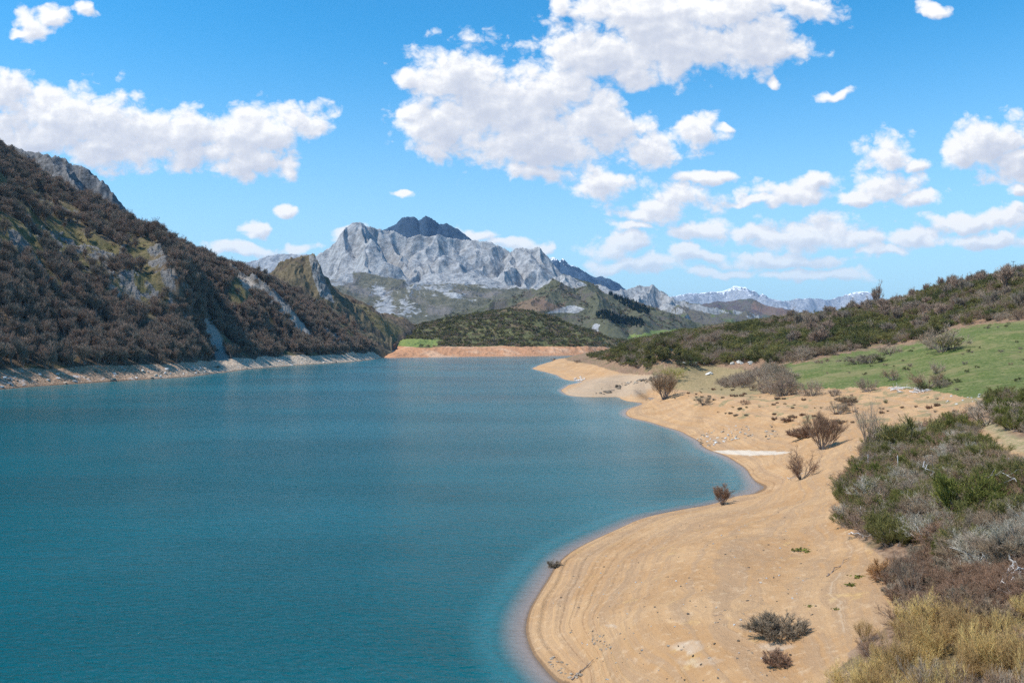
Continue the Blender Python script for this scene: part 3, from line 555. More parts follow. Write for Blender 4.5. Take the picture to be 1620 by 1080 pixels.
# wooded headland across the lake, with its orange bank
C = Terrain(540, 1120, 1000, 1130, 2400, 560)
FS = [(622,565.8),(640,565.5),(680,565),(720,564.5),(760,564),(800,563.6),(840,563.2),(880,562.6),(920,561.6),(950,560.5),(1000,559.5),(1100,558)]
pts = []
for a, b in FS:
    Y = wY(b); pts += [((a - 810) / F * Y, Y, 0), ((a - 810) / F * (Y - 50), Y - 50, -6), ((a - 810) / F * (Y + 18), Y + 18, 5.0)]
for px, py, Y in [(540,570,1180),(570,570,1180),(590,570,1180),(600,569,1200),(560,567,1300),(590,566,1300),(605,563,1300),(612,562,1280),(640,553,1290),(680,550,1300),(760,549,1400),(850,549,1440),(930,549,1470),(1000,550,1500),(640,542,1380),(680,540,1420),(720,543,1450),(610,556,1380),(560,562,1400),(760,535,1500),(800,528,1520),(850,530,1520),(900,535,1530),(950,541,1540),
   (600,545,1600),(640,530,1650),(680,513,1680),(720,506,1680),(760,500,1680),(790,495,1690),(810,494,1690),(840,498,1690),(870,505,1690),(900,515,1680),(930,525,1680),(960,536,1680),(985,543,1680),(1050,546,1700),(1100,547,1700),
   (640,530,2000),(720,520,2000),(800,512,2000),(880,522,2000),(960,542,2000),(1100,545,2100),(560,530,2000),(800,535,2350),(600,535,2350),(1000,545,2350)]: pts.append(tuple(P3(px, py, Y)))
C.fit(pts, 1e-6); X, Y_ = C.X, C.YY; e = sstep(C.Z, 4, 25)
C.Z += e * (fbm(X / 60, Y_ / 60, 5, .5, 81) * 7 + ridged(X / 40, Y_ / 70, 4, .5, 82) * 5 - 2) + sstep(C.Z, .5, 4) * (ridged(X / 14, Y_ / 30, 3, .5, 83) - .5) * 2.2
C.vis(); jn = fbm(X / 30, Y_ / 30, 4, .6, 85)
hb = 15 + 3.0 * fbm(X / 40, Y_ / 40, 3, .5, 86) - 5 * sstep(C.PX, 930, 1000)
C.at = dict(m_h=C.Z, m_bank=sstep(hb - C.Z, -2, 2), m_rock=sstep(C.PX * 0 + ridged(X / 30, Y_ / 30, 3, .5, 88), .86, .95) * .6 * (Y_ > 1500),
    m_mead=sstep(sdpoly(C.PX + 6 * jn, C.PY + 3 * jn, [(585,550),(610,540),(650,536),(700,538),(690,546),(660,549)]), -2, 2))
C.build('far_headland', rock_mat('headland_slope', dict(GREY, s=.02, v0=(.075, .08, .035), v1=(.15, .14, .06), v2=(.16, .115, .07), vh=9000, sl=.3, m_rock=1, m_mead=1, m_bank=1, bd=3)), C.at)

# ------------------------------------------------------------------ ground sheet and lake
V = np.array([(-16900, -2900, -14), (16900, -2900, -14), (16900, 20900, -14), (-16900, 20900, -14)], float)
m, t, b = newmat('valley_floor', .95, .1); t.put(b.inputs['Base Color'], t.mix(t.noise(t.n('ShaderNodeNewGeometry').outputs['Position'], .01), (.12, .12, .06), (.2, .17, .1)))
me = mesh_np('ground', V, np.array([[0, 1, 2, 3]])); me.materials.append(m); o = link(bpy.data.objects.new('ground', me)); o['kind'] = 'structure'

def build_lake():
    # grid that carries the depth of the bed below it
    ncol, nrow = 760, 620
    px = np.linspace(-700, 1400, ncol); Yr = np.exp(np.linspace(math.log(28), math.log(1560), nrow)); PXX, YY = np.meshgrid(px, Yr); XX = (PXX - 810) / F * YY
    dep = np.full(PXX.shape, 9.0)
    for T_ in (R, L, C):
        ok = (PXX > T_.px[0]) & (PXX < T_.px[-1]) & (YY > T_.Y[0]) & (YY < T_.Y[-1])
        dep = np.where(ok, np.minimum(dep, -T_.height(XX, YY)), dep)
    V = np.stack([XX, YY, np.zeros_like(XX)], -1).reshape(-1, 3); i = np.arange(V.shape[0]).reshape(nrow, ncol)
    Q = np.stack([i[:-1, :-1], i[:-1, 1:], i[1:, 1:], i[1:, :-1]], -1); ds = dep
    k = (np.maximum.reduce([ds[:-1, :-1], ds[:-1, 1:], ds[1:, 1:], ds[1:, :-1]]) > -1.5); Q = Q[k]
    me = mesh_np('lake', V, Q.reshape(-1, 4), dict(m_depth=dep))
    m, t, b = newmat('lake_water', .14, .42); P = t.n('ShaderNodeNewGeometry').outputs['Position']
    b.inputs['IOR'].default_value = 1.33
    big = t.noise(P, .006, 4, .6); bands = t.noise(t.v('MULTIPLY', P, (.35, 1.4, 1)), .012, 5, .6)
    col = t.mix(t.ss(t.m('ADD', big, t.m('MULTIPLY', t.m('SUBTRACT', bands, .5), .5)), .35, .65), (.0004, .072, .082), (.0008, .116, .136))
    dpt = t.attr('m_depth')
    col = t.mix(t.ss(dpt, .4, 5.0, .6, 0), col, (.03, .17, .19)); col = t.mix(t.ss(dpt, .0, .8, .85, 0), col, (.36, .30, .27))
    t.put(b.inputs['Base Color'], col)
    rip = t.noise(t.v('MULTIPLY', P, (1.0, 1.5, 1)), 1.1, 4, .62, dist=.3); rip2 = t.noise(t.v('MULTIPLY', P, (.7, 1.6, 1)), .33, 3, .55)
    lane = t.noise(t.v('MULTIPLY', P, (.5, 1.6, 1)), .016, 4, .6); gust = t.ss(lane, .30, .68, .70, 1.10); t.put(b.inputs['Roughness'], t.ss(lane, .30, .68, .13, .165))
    bump(t, b, t.m('MULTIPLY', t.m('ADD', rip, t.m('MULTIPLY', rip2, 1.4)), gust), .24)
    # clear shallows over the real bed
    tr = t.n('ShaderNodeBsdfTransparent', ins={0: (.80, .84, .90)})
    sh = t.m('MULTIPLY', t.m('POWER', 2.718, t.m('MULTIPLY', t.m('MAXIMUM', dpt, 0.0), -2.4)), .85)
    fr = t.n('ShaderNodeFresnel', ins={0: 1.33}).outputs[0]
    sh = t.m('MULTIPLY', sh, t.m('SUBTRACT', 1.0, fr))
    mx = t.n('ShaderNodeMixShader', ins={0: sh, 1: b.outputs[0], 2: tr.outputs[0]})
    out = [n for n in m.node_tree.nodes if n.type == 'OUTPUT_MATERIAL'][0]; m.node_tree.links.new(mx.outputs[0], out.inputs[0])
    me.materials.append(m); o = link(bpy.data.objects.new('lake', me)); o['kind'] = 'structure'
build_lake()
#@@VEG
# ------------------------------------------------------------------ plants
def norm(v): return v / (np.linalg.norm(v, axis=-1, keepdims=True) + 1e-9)
def plant(seed, levels, nbase, spread0, base_r=.04, wob=.12):
    """levels: list of (children per parent, length, spread, tropism, segments, r0, r1, tmin); the first entry is the stems. returns segment arrays"""
    rg = np.random.default_rng(seed); A = []; B = []; RA = []; RB = []; LV = []
    lvl = levels[0]; n = nbase
    th = rg.uniform(0, 2 * np.pi, n); ph = spread0 * np.sqrt(rg.uniform(0, 1, n))
    D = np.stack([np.sin(ph) * np.cos(th), np.sin(ph) * np.sin(th), np.cos(ph)], -1); S = np.stack([np.cos(th), np.sin(th), 0 * th - .3], -1) * (base_r * np.sqrt(rg.uniform(0, 1, n)))[:, None]
    Ln = lvl[1] * rg.uniform(.7, 1.1, n)
    for k, (nc, ln, sp, tr, K, r0, r1, tmin) in enumerate(levels):
        if k > 0:
            m = nc * len(S); pi = np.repeat(np.arange(len(S)), nc); tt = rg.uniform(tmin, 1, m) ** .8
            q = tt * (Kp - 1); i0 = np.clip(q.astype(int), 0, Kp - 2); fr = (q - i0)[:, None]
            Pp = PTS[pi, i0] * (1 - fr) + PTS[pi, i0 + 1] * fr; tg = norm(PTS[pi, i0 + 1] - PTS[pi, i0])
            D = norm(tg + sp * rg.normal(0, 1, (m, 3)) * np.array([1, 1, .7])); S = Pp; Ln = ln * rg.uniform(.55, 1.15, m) * (1.15 - .5 * tt)
        tvals = np.linspace(0, 1, K)[None, :, None]
        wobv = rg.normal(0, wob, (len(S), K, 3)) * tvals * Ln[:, None, None]
        PTS = S[:, None] + D[:, None] * Ln[:, None, None] * tvals + np.array([0, 0, 1.0]) * (tr * Ln)[:, None, None] * tvals ** 2 + wobv; Kp = K
        rr = r0 + (r1 - r0) * np.linspace(0, 1, K)
        for j in range(K - 1):
            A.append(PTS[:, j]); B.append(PTS[:, j + 1]); RA.append(np.full(len(S), rr[j])); RB.append(np.full(len(S), rr[j + 1])); LV.append(np.full(len(S), k))
    return tuple(np.concatenate(z) for z in (A, B, RA, RB, LV))
def ribbons(A, B, ra, rb, rg):
    D = norm(B - A); U = norm(np.cross(D, rg.normal(0, 1, D.shape))); n = len(A)
    V = np.stack([A - U * ra[:, None], A + U * ra[:, None], B + U * rb[:, None], B - U * rb[:, None]], 1).reshape(-1, 3)
    return V, np.arange(4 * n).reshape(n, 4), np.repeat(rg.uniform(0, 1, n), 4)
def prisms(A, B, ra, rb, rg, k=5):
    D = norm(B - A); U = norm(np.cross(D, np.array([.31, .17, .93]))); W = np.cross(D, U); n = len(A)
    a = np.arange(k) * 2 * np.pi / k; ring = U[:, None] * np.cos(a)[None, :, None] + W[:, None] * np.sin(a)[None, :, None]
    V = np.concatenate([A[:, None] + ring * ra[:, None, None], B[:, None] + ring * rb[:, None, None]], 1).reshape(-1, 3)
    f = np.stack([np.arange(k), (np.arange(k) + 1) % k, (np.arange(k) + 1) % k + k, np.arange(k) + k], 1)
    return V, (f[None] + (np.arange(n) * 2 * k)[:, None, None]).reshape(-1, 4), np.repeat(rg.uniform(0, 1, n), 2 * k)
def leafq(C, size, rg, flat=0.0):
    n = len(C); U = norm(rg.normal(0, 1, (n, 3))); W = norm(np.cross(U, rg.normal(0, 1, (n, 3)))); s = size * rg.uniform(.6, 1.3, n)[:, None]
    V = np.stack([C - U * s, C + W * s * .55, C + U * s, C - W * s * .55], 1).reshape(-1, 3)
    return V, np.arange(4 * n).reshape(n, 4), np.repeat(rg.uniform(0, 1, n), 4)
def joinm(parts):
    V = []; Q = []; A = []; o = 0
    for v, q, a in parts: V.append(v); Q.append(q + o); A.append(a); o += len(v)
    return np.concatenate(V), np.concatenate(Q), np.concatenate(A)
def twigmat(name, c0, c1, c2=None, rough=.85, trans=0.0):
    m, t, b = newmat(name, rough, .15)
    rv = t.attr('rv'); rnd = t.n('ShaderNodeObjectInfo').outputs['Random']
    c = t.mix(rv, c0, c1)
    if c2: c = t.mix(t.ss(rnd, .35, .9, 0, .75), c, c2)
    c = t.mix(1.0, c, t.n('ShaderNodeCombineXYZ', ins={0: t.lin(rnd, 0, 1, 1.22, .78), 1: t.lin(rnd, 0, 1, 1.18, .8), 2: t.lin(rnd, 0, 1, 1.2, .82)}).outputs[0], 'MULTIPLY')
    t.put(b.inputs['Base Color'], c)
    if trans:
        tl = t.n('ShaderNodeBsdfTranslucent', ins={0: c}); mx = t.n('ShaderNodeMixShader', ins={0: trans, 1: b.outputs[0], 2: tl.outputs[0]})
        out = [n for n in m.node_tree.nodes if n.type == 'OUTPUT_MATERIAL'][0]; m.node_tree.links.new(mx.outputs[0], out.inputs[0])
    return m
M_BARK = twigmat('grey_bark', (.16, .125, .10), (.30, .25, .21)); M_BROWN = twigmat('brown_twigs', (.17, .115, .07), (.37, .27, .165), (.31, .255, .185))
M_GREY = twigmat('grey_twigs', (.23, .175, .12), (.45, .355, .25), (.30, .19, .13)); M_RUST = twigmat('rusty_twigs', (.17, .095, .06), (.37, .235, .145))
M_WHITE = twigmat('lichen_twigs', (.28, .245, .175), (.54, .48, .365)); M_STRAW = twigmat('straw_twigs', (.40, .27, .09), (.66, .49, .19), (.48, .28, .12))
M_ORANGE = twigmat('orange_twigs', (.26, .13, .05), (.44, .26, .12)); M_GREEN = twigmat('broom_green', (.07, .082, .018), (.21, .215, .05), (.25, .225, .06), trans=.2)
M_OLIVE = twigmat('olive_green', (.11, .105, .032), (.28, .25, .085), (.19, .18, .055), trans=.2); M_DARK = twigmat('dark_evergreen', (.045, .056, .020), (.125, .135, .043), (.115, .10, .042), trans=.1)
M_TREE = twigmat('bare_wood_twigs', (.185, .13, .09), (.39, .28, .20), (.33, .27, .20)); M_DEAD = twigmat('bleached_wood', (.50, .47, .43), (.74, .71, .66))
M_PINE = twigmat('pine_needles', (.010, .028, .018), (.03, .055, .032)); M_YEL = twigmat('yellow_buds', (.40, .36, .10), (.58, .50, .17), trans=.2)

TPL = {}
def template(kind, seed, stems, twigs, m1, m2):
    """stems, twigs: (V, Q, rv); keeps three meshes: stems alone, twigs alone, and both in one"""
    a = mesh_np(kind + '_stems', stems[0], stems[1], dict(rv=stems[2]), smooth=False); a.materials.append(m1)
    b = mesh_np(kind + '_twigs', twigs[0], twigs[1], dict(rv=twigs[2]), smooth=False); b.materials.append(m2)
    V, Q, r = joinm([stems, twigs]); j = mesh_np(kind, V, Q, dict(rv=r), smooth=False); j.materials.append(m1); j.materials.append(m2)
    j.polygons.foreach_set('material_index', np.concatenate([np.zeros(len(stems[1]), np.int32), np.ones(len(twigs[1]), np.int32)]))
    TPL.setdefault(kind, []).append((a, b, j))
def split(seg, rg, lv, k=4, w=1.0):
    A, B, ra, rb, L_ = seg; s = L_ <= lv; t = ~s
    return prisms(A[s], B[s], ra[s], rb[s], rg, k), ribbons(A[t], B[t], ra[t] * w, rb[t] * w, rg)
def grown(kind, seed, levels, nbase, sp, m1, m2, lv=0, base_r=.05, wob=.10, leaves=None, k=4):
    rg = np.random.default_rng(seed + 999); seg = plant(seed, levels, nbase, sp, base_r, wob); st, tw = split(seg, rg, lv, k)
    if leaves:
        n, size, lvl = leaves; E = seg[1][seg[4] >= lvl]; C = E[rg.integers(0, len(E), n)] + rg.normal(0, size * 1.2, (n, 3)); tw = joinm([tw, leafq(C, size, rg)])
    template(kind, seed, st, tw, m1, m2)
# all templates are about 1 unit tall; (children, length, spread, tropism, segments, r0, r1, tmin)
for q in range(4):
    BL = [(0,.66,0,.12,4,.017,.007,0),(7,.36,.42,.14,3,.007,.003,.18),(6,.20,.5,.12,3,.0035,.0018,.2),(5,.11,.6,.1,2,.0022,.0012,.2)]
    for kd, m2 in (('brown', M_BROWN), ('grey', M_GREY), ('rust', M_RUST), ('white', M_WHITE)):
        grown(kd, 100 + q * 7 + len(kd), BL, 15, 1.15, M_BARK if kd != 'white' else M_DEAD, m2, 0, .10)
    grown('broom', 200 + q, [(0,.62,0,.18,3,.013,.006,0),(8,.34,.30,.22,3,.007,.004,.1),(7,.20,.28,.22,2,.006,.003,.15),(4,.11,.3,.2,2,.005,.003,.3)], 15, 1.15, M_BARK, M_GREEN, 0, .12, leaves=(2600, .013, 2))
    grown('olive', 220 + q, [(0,.62,0,.18,3,.013,.006,0),(8,.34,.34,.18,3,.006,.0035,.1),(7,.20,.34,.18,2,.005,.0025,.15),(4,.11,.3,.2,2,.004,.002,.3)], 14, 1.2, M_BARK, M_OLIVE, 0, .12, leaves=(1800, .012, 2))
    grown('fan', 240 + q, [(0,.60,0,.20,4,.016,.006,0),(7,.40,.22,.22,3,.006,.003,.15),(8,.26,.24,.18,3,.003,.0018,.2),(6,.14,.35,.12,2,.002,.0012,.2)], 18, .78, M_BARK, M_RUST if q < 2 else M_BROWN, 0, .05)
    grown('pale', 250 + q, [(0,.62,0,.22,4,.014,.005,0),(6,.38,.20,.24,3,.005,.0028,.3),(5,.22,.25,.2,3,.0028,.0016,.3),(2,.12,.35,.1,2,.0018,.001,.4)], 12, .62, M_GREY, M_GREY, 0, .05)
    grown('straw', 260 + q, [(0,.60,0,.25,4,.010,.004,0),(7,.40,.20,.24,4,.004,.0022,.15),(6,.24,.26,.2,3,.0025,.0013,.2),(3,.10,.5,.1,2,.002,.001,.2)], 18, .75, M_STRAW, M_STRAW, 0, .12, leaves=(420, .0075, 2))
    grown('tuft', 270 + q, [(0,.66,0,.16,3,.010,.005,0),(13,.36,.36,.12,3,.007,.004,.05),(15,.18,.55,.1,2,.0055,.0035,.1)], 40, 1.35, M_BROWN, M_RUST if q % 2 else M_BROWN, 0, .22)
    grown('tree', 280 + q, [(0,.55,0,.20,4,.018,.009,0),(7,.42,.34,.24,3,.009,.005,.3),(7,.26,.4,.20,3,.006,.0032,.15),(6,.14,.5,.14,2,.0045,.0025,.15)], 5, .40, M_BARK, M_TREE, 0, .02, .05)
    # evergreen scrub: stems under a broken crown of leaf clumps
    rg = np.random.default_rng(300 + q)
    for kd, m2 in (('ever', M_DARK), ('everolive', M_OLIVE)):
        st = plant(300 + q, [(0,.6,0,.1,3,.02,.01,0),(5,.3,.4,.1,2,.008,.004,.3)], 8, 1.0, .1); E = st[1][st[4] >= 1]
        cl = E[rg.integers(0, len(E), 26)] + rg.normal(0, .06, (26, 3)); LC = cl[rg.integers(0, 26, 1500)] + rg.normal(0, .085, (1500, 3)) * np.array([1, 1, .75]); LC[:, 2] = np.abs(LC[:, 2])
        template(kd, q, prisms(*st[:4], rg, 3), leafq(LC, .034, rg), M_BARK, m2)
    # conifer
    n = 900; hh = rg.uniform(.08, 1, n) ** .9; rr = (1 - hh) * .24 * (rg.uniform(.25, 1, n)) * (1 + .25 * np.sin(hh * 60)); th = rg.uniform(0, 6.28, n)
    template('pine', q, prisms(np.array([[0, 0, 0.]]), np.array([[0, 0, 1.]]), np.array([.018]), np.array([.003]), rg, 5), leafq(np.stack([rr * np.cos(th), rr * np.sin(th), hh - rr * .3], -1), .035, rg), M_BARK, M_PINE)

USED = {}
LABELN = {}
def put_plant(kind, name, x, y, z, h, label, cat, group=None, parts=True, w=1.0, rot=None, var=None, rg=random, mats=None, pn=('stem', 'twigs')):
    v = rg.randrange(4) if var is None else var; a, b, j = TPL[kind][v]
    if parts:
        r = bpy.data.objects.new(name, None); COL.objects.link(r)
        for pn_, me in ((pn[0], a), (pn[1], b)):
            o = bpy.data.objects.new(pn_, me); COL.objects.link(o); o.parent = r
    else: r = bpy.data.objects.new(name, j); COL.objects.link(r)
    r.location = (x, y, z - .02 * h); r.scale = (h * w, h * w, h); r.rotation_euler = (rg.uniform(-.06, .06), rg.uniform(-.06, .06), rg.uniform(0, 6.28) if rot is None else rot)
    return tago(r, label, cat, group)
def gn_scatter(name, pts, kinds, label, cat, ratio):
    """one stuff object: points that carry instances of already standing plants' meshes"""
    V = np.array([p[:3] for p in pts], np.float32); n = len(V); rg = np.random.default_rng(len(pts))
    me = bpy.data.meshes.new(name); me.vertices.add(n); me.vertices.foreach_set('co', V.ravel())
    for an, ty, va in (('size', 'FLOAT', np.array([p[3] for p in pts], np.float32)), ('pick', 'INT', np.array([p[4] for p in pts], np.int32)), ('turn', 'FLOAT', rg.uniform(0, 6.28, n).astype(np.float32)), ('wide', 'FLOAT', rg.uniform(.85, 1.3, n).astype(np.float32))):
        a = me.attributes.new(an, ty, 'POINT'); a.data.foreach_set('value', va)
    o = link(bpy.data.objects.new(name, me)); g = bpy.data.node_groups.new(name, 'GeometryNodeTree')
    g.interface.new_socket('Geometry', in_out='INPUT', socket_type='NodeSocketGeometry'); g.interface.new_socket('Geometry', in_out='OUTPUT', socket_type='NodeSocketGeometry')
    N = g.nodes; gi = N.new('NodeGroupInput'); go = N.new('NodeGroupOutput'); iop = N.new('GeometryNodeInstanceOnPoints'); jg = N.new('GeometryNodeJoinGeometry')
    def at(nm, ty):
        q = N.new('GeometryNodeInputNamedAttribute'); q.data_type = ty; q.inputs['Name'].default_value = nm; return q.outputs['Attribute']
    for ob in reversed(kinds):
        oi = N.new('GeometryNodeObjectInfo'); oi.transform_space = 'ORIGINAL'; oi.inputs['Object'].default_value = ob; oi.inputs['As Instance'].default_value = True
        g.links.new(oi.outputs['Geometry'], jg.inputs[0])
    g.links.new(gi.outputs[0], iop.inputs['Points']); g.links.new(jg.outputs[0], iop.inputs['Instance']); iop.inputs['Pick Instance'].default_value = True
    g.links.new(at('pick', 'INT'), iop.inputs['Instance Index'])
    cb = N.new('ShaderNodeCombineXYZ'); g.links.new(at('turn', 'FLOAT'), cb.inputs[2]); e2r = N.new('FunctionNodeEulerToRotation'); g.links.new(cb.outputs[0], e2r.inputs[0]); g.links.new(e2r.outputs[0], iop.inputs['Rotation'])
    cs = N.new('ShaderNodeCombineXYZ'); mu = N.new('ShaderNodeMath'); mu.operation = 'MULTIPLY'; sz = at('size', 'FLOAT'); g.links.new(sz, mu.inputs[0]); g.links.new(at('wide', 'FLOAT'), mu.inputs[1])
    g.links.new(mu.outputs[0], cs.inputs[0]); g.links.new(mu.outputs[0], cs.inputs[1]); g.links.new(sz, cs.inputs[2]); g.links.new(cs.outputs[0], iop.inputs['Scale'])
    g.links.new(iop.outputs[0], go.inputs[0]); md = o.modifiers.new('scatter', 'NODES'); md.node_group = g
    return tago(o, label, cat, None, 'stuff')
def candidates(T, n, pxr, Yr, rg):
    """uniform over the ground"""
    px = rg.uniform(pxr[0], pxr[1], n); y = np.sqrt(rg.uniform(Yr[0] ** 2, Yr[1] ** 2, n)); x = (px - 810) / F * y; z = T.height(x, y); py = 540 - (z - H) / y * F
    c = np.clip(((px - T.px[0]) / (T.px[1] - T.px[0])).astype(int), 0, T.shape[1] - 1); r = np.clip(((np.log(y) - math.log(T.Y[0])) / (math.log(T.Y[1]) - math.log(T.Y[0]))).astype(int), 0, T.shape[0] - 1)
    return px, py, x, y, z, T.M[r, c], r, c
def area_count(pxr, Yr, spacing): return int((pxr[1] - pxr[0]) / F * (Yr[1] ** 2 - Yr[0] ** 2) / 2 / spacing ** 2)
random.seed(5)

def masses(T, specs, prefix):
    """specs: dicts; every kind gathers its plants, the largest become objects, the rest one stuff mass"""
    for sp in specs:
        rg = np.random.default_rng(sp['seed']); n = area_count(sp['px'], sp['Y'], sp['gap']); px, py, x, y, z, M, r, c = candidates(T, n, sp['px'], sp['Y'], rg)
        hs = rg.uniform(sp['h'][0], sp['h'][1], n) ; pyt = py - hs / y * F
        if sp['zone'] == 'wood': hs = hs * (.72 + .75 * np.clip(.5 + fbm(x / 28, y / 28, 3, .5, 131), 0, 1))
        ok = (z > sp.get('zmin', .6)) & (pyt < M + 1) & (py < 1300); ok &= sp['mask'](px, py, x, y, z, r, c, rg)
        sp['pts'] = np.stack([x, y, z, hs, px, py], 1)[ok]
        sp['kindsel'] = sp['pick'](sp['pts'], rg)

def inpoly(px, py, poly): return sdpoly(px, py, poly)
def pickkinds(weights, scale=18.0, seed=0):
    ks = list(weights); w = np.array([weights[k] for k in ks], float); w /= w.sum(); cw = np.cumsum(w)
    def f(p, rg):
        u = np.clip(.5 + 1.3 * fbm(p[:, 0] / scale, p[:, 1] / scale, 3, .5, seed) + rg.normal(0, .22, len(p)), 0, .9999)
        return np.array([ks[int(np.searchsorted(cw, q))] for q in u])
    return f
def okxy(px, py, holes=()):
    o = np.ones(px.shape, bool)
    for cx, cy, rx, ry in holes: o &= ((px - cx) / rx) ** 2 + ((py - cy) / ry) ** 2 > 1
    return o

THICK = [(1322,805),(1350,745),(1378,705),(1400,662),(1500,655),(1528,672),(1542,702),(1572,730),(1640,740),(1800,745),(1800,960),(1620,905),(1540,900),(1470,880),(1420,868),(1385,872),(1345,850)]
LOWB = [(1400,905),(1450,880),(1540,892),(1800,925),(1800,1000),(1560,985),(1480,965),(1410,960)]
WILL = [(1420,965),(1500,968),(1800,990),(1800,1400),(1330,1400),(1300,1100),(1345,1030)]
RIGHTB = [(1548,655),(1565,634),(1640,628),(1800,640),(1800,700),(1640,694),(1590,684)]
def wt(a): return lambda px, py, x, y, z, r, c, rg: a(px, py)
R_SPECS = [
 dict(seed=1, px=(1300, 1760), Y=(38, 130), gap=1.15, h=(1.2, 2.5), mask=lambda px, py, x, y, z, r, c, rg: (sdpoly(px, py, THICK) > rg.uniform(-2, 10, len(px))) & okxy(px, py, [(1352,850,22,12)]), pick=pickkinds(dict(white=.03, grey=.14, brown=.25, olive=.27, broom=.12, rust=.16), 9, 7), zone='thicket'),
 dict(seed=2, px=(1380, 1760), Y=(34, 75), gap=.62, h=(.5, 1.25), mask=lambda px, py, x, y, z, r, c, rg: sdpoly(px, py, LOWB) > rg.uniform(-4, 12, len(px)), pick=pickkinds(dict(rust=.5, tuft=.2, brown=.2, grey=.1), 5, 8), zone='low brush'),
 dict(seed=3, px=(1280, 1760), Y=(31, 58), gap=1.2, h=(1.1, 2.3), mask=lambda px, py, x, y, z, r, c, rg: sdpoly(px, py, WILL) > rg.uniform(-4, 18, len(px)), pick=pickkinds(dict(straw=.56, rust=.12, pale=.2, brown=.12), 6, 9), zone='willows'),
 dict(seed=4, px=(1520, 1760), Y=(60, 140), gap=1.9, h=(1.3, 2.8), mask=lambda px, py, x, y, z, r, c, rg: sdpoly(px, py, RIGHTB) > rg.uniform(-3, 8, len(px)), pick=pickkinds(dict(grey=.3, olive=.3, broom=.4), 10, 10), zone='path side'),
 dict(seed=5, px=(930, 1800), Y=(200, 760), gap=3.0, h=(2.2, 5.2), mask=lambda px, py, x, y, z, r, c, rg: (sdpoly(px, py, BACKS) > rg.uniform(-1, 6, len(px))), pick=pickkinds(dict(ever=.27, everolive=.25, olive=.14, brown=.16, grey=.18), 38, 11), zone='hill'),
 dict(seed=9, px=(1240, 1800), Y=(300, 700), gap=15, h=(5, 8.5), mask=lambda px, py, x, y, z, r, c, rg: (sdpoly(px, py, BACKS) > 14), pick=pickkinds(dict(tree=1.0), 38, 15), zone='hilltop'),
 dict(seed=10, px=(1230, 1500), Y=(160, 300), gap=4.2, h=(1.4, 3.2), mask=lambda px, py, x, y, z, r, c, rg: (np.abs(py - (624 - .02 * (px - 1230))) < rg.uniform(0, 9, len(px))) & (fbm(x / 14, y / 14, 2, .5, 9) > -.05), pick=pickkinds(dict(grey=.4, brown=.5, ever=.1), 12, 16), zone='edge'),
 dict(seed=6, px=(1110, 1290), Y=(170, 330), gap=4.6, h=(2.6, 4.6), mask=lambda px, py, x, y, z, r, c, rg: sdpoly(px, py, MIDS) > rg.uniform(-2, 6, len(px)), pick=pickkinds(dict(grey=.75, brown=.25), 20, 12), zone='clump'),
 dict(seed=7, px=(980, 1640), Y=(90, 330), gap=6.2, h=(.35, .9), mask=lambda px, py, x, y, z, r, c, rg: (z > 3.2) & (sdpoly(px, py, [(1060,632),(1120,612),(1250,622),(1560,628),(1620,640),(1560,655),(1400,655),(1330,690),(1200,668),(1120,650)]) > 0), pick=pickkinds(dict(tuft=.6, brown=.2, ever=.2), 9, 13), zone='bank tufts'),
 dict(seed=8, px=(1220, 1700), Y=(120, 330), gap=11, h=(.35, 1.5), mask=lambda px, py, x, y, z, r, c, rg: sdpoly(px, py, MEADOW) > 3, pick=pickkinds(dict(ever=.5, brown=.3, grey=.2), 9, 14), zone='meadow'),
]
masses(R, R_SPECS, 'R')
NAMES = dict(white=('lichen_shrub','shrub'), grey=('bare_shrub','shrub'), brown=('bare_shrub','shrub'), rust=('rusty_shrub','shrub'), olive=('broom_bush','broom bush'), broom=('broom_bush','broom bush'), tuft=('dry_tuft','tuft'), pale=('bare_shrub','shrub'), straw=('willow_bush','willow bush'), ever=('evergreen_bush','evergreen bush'), everolive=('evergreen_bush','evergreen bush'), tree=('bare_tree','tree'))
ADJ = dict(pale='pale upright leafless shrub', white='pale lichen-covered leafless shrub', grey='grey leafless twiggy shrub', brown='brown leafless twiggy shrub', rust='rusty leafless low shrub', olive='olive-green broom bush', broom='bright green broom bush', tuft='dry brown spiky tuft', straw='straw-yellow slender-stemmed willow bush', ever='dark evergreen leafy bush', everolive='light olive leafy bush', tree='bare spreading tree')
WHERE = {'thicket': 'the thicket edging the beach', 'low brush': 'the reddish brush above the willows', 'willows': 'the willow patch in the bottom corner', 'path side': 'the bushes beside the grassy path',
  'hill': 'the scrub hill above the meadow', 'hilltop': 'the scrub hill above the meadow', 'clump': 'the grey clump left of the meadow', 'bank tufts': 'the sandy bank below the meadow', 'edge': 'the row below the meadow', 'meadow': 'the open green meadow'}
QUOTA = {'shrub': 290, 'broom bush': 200, 'willow bush': 200, 'evergreen bush': 240, 'tuft': 150, 'tree': 40}
allp = []
ZR = {}
for sp in R_SPECS:
    q = sp['pts']; v_ = q[(q[:, 4] > 0) & (q[:, 4] < 1620)]; ZR[sp['zone']] = (np.percentile(v_[:, 4], [33, 66]), np.percentile(v_[:, 5], [33, 66])) if len(v_) else None
def part_of(zone, px, py):
    if zone in ('clump', 'path side'): return 'in '
    a, b = ZR[zone]; c = ('left', 'middle', 'right')[int(np.searchsorted(a, px))]; r = ('upper', 'middle', 'lower')[int(np.searchsorted(b, py))]
    return 'in the %s of ' % ('centre' if c == r == 'middle' else r + ' ' + c)
for sp in R_SPECS:
    for p, k in zip(sp['pts'], sp['kindsel']): allp.append((p[3] / p[1] * (1 if 0 < p[4] < 1625 else .3), sp['zone'], k, p))
allp.sort(key=lambda q: -q[0]); left = []; cnt = {}; first = {}
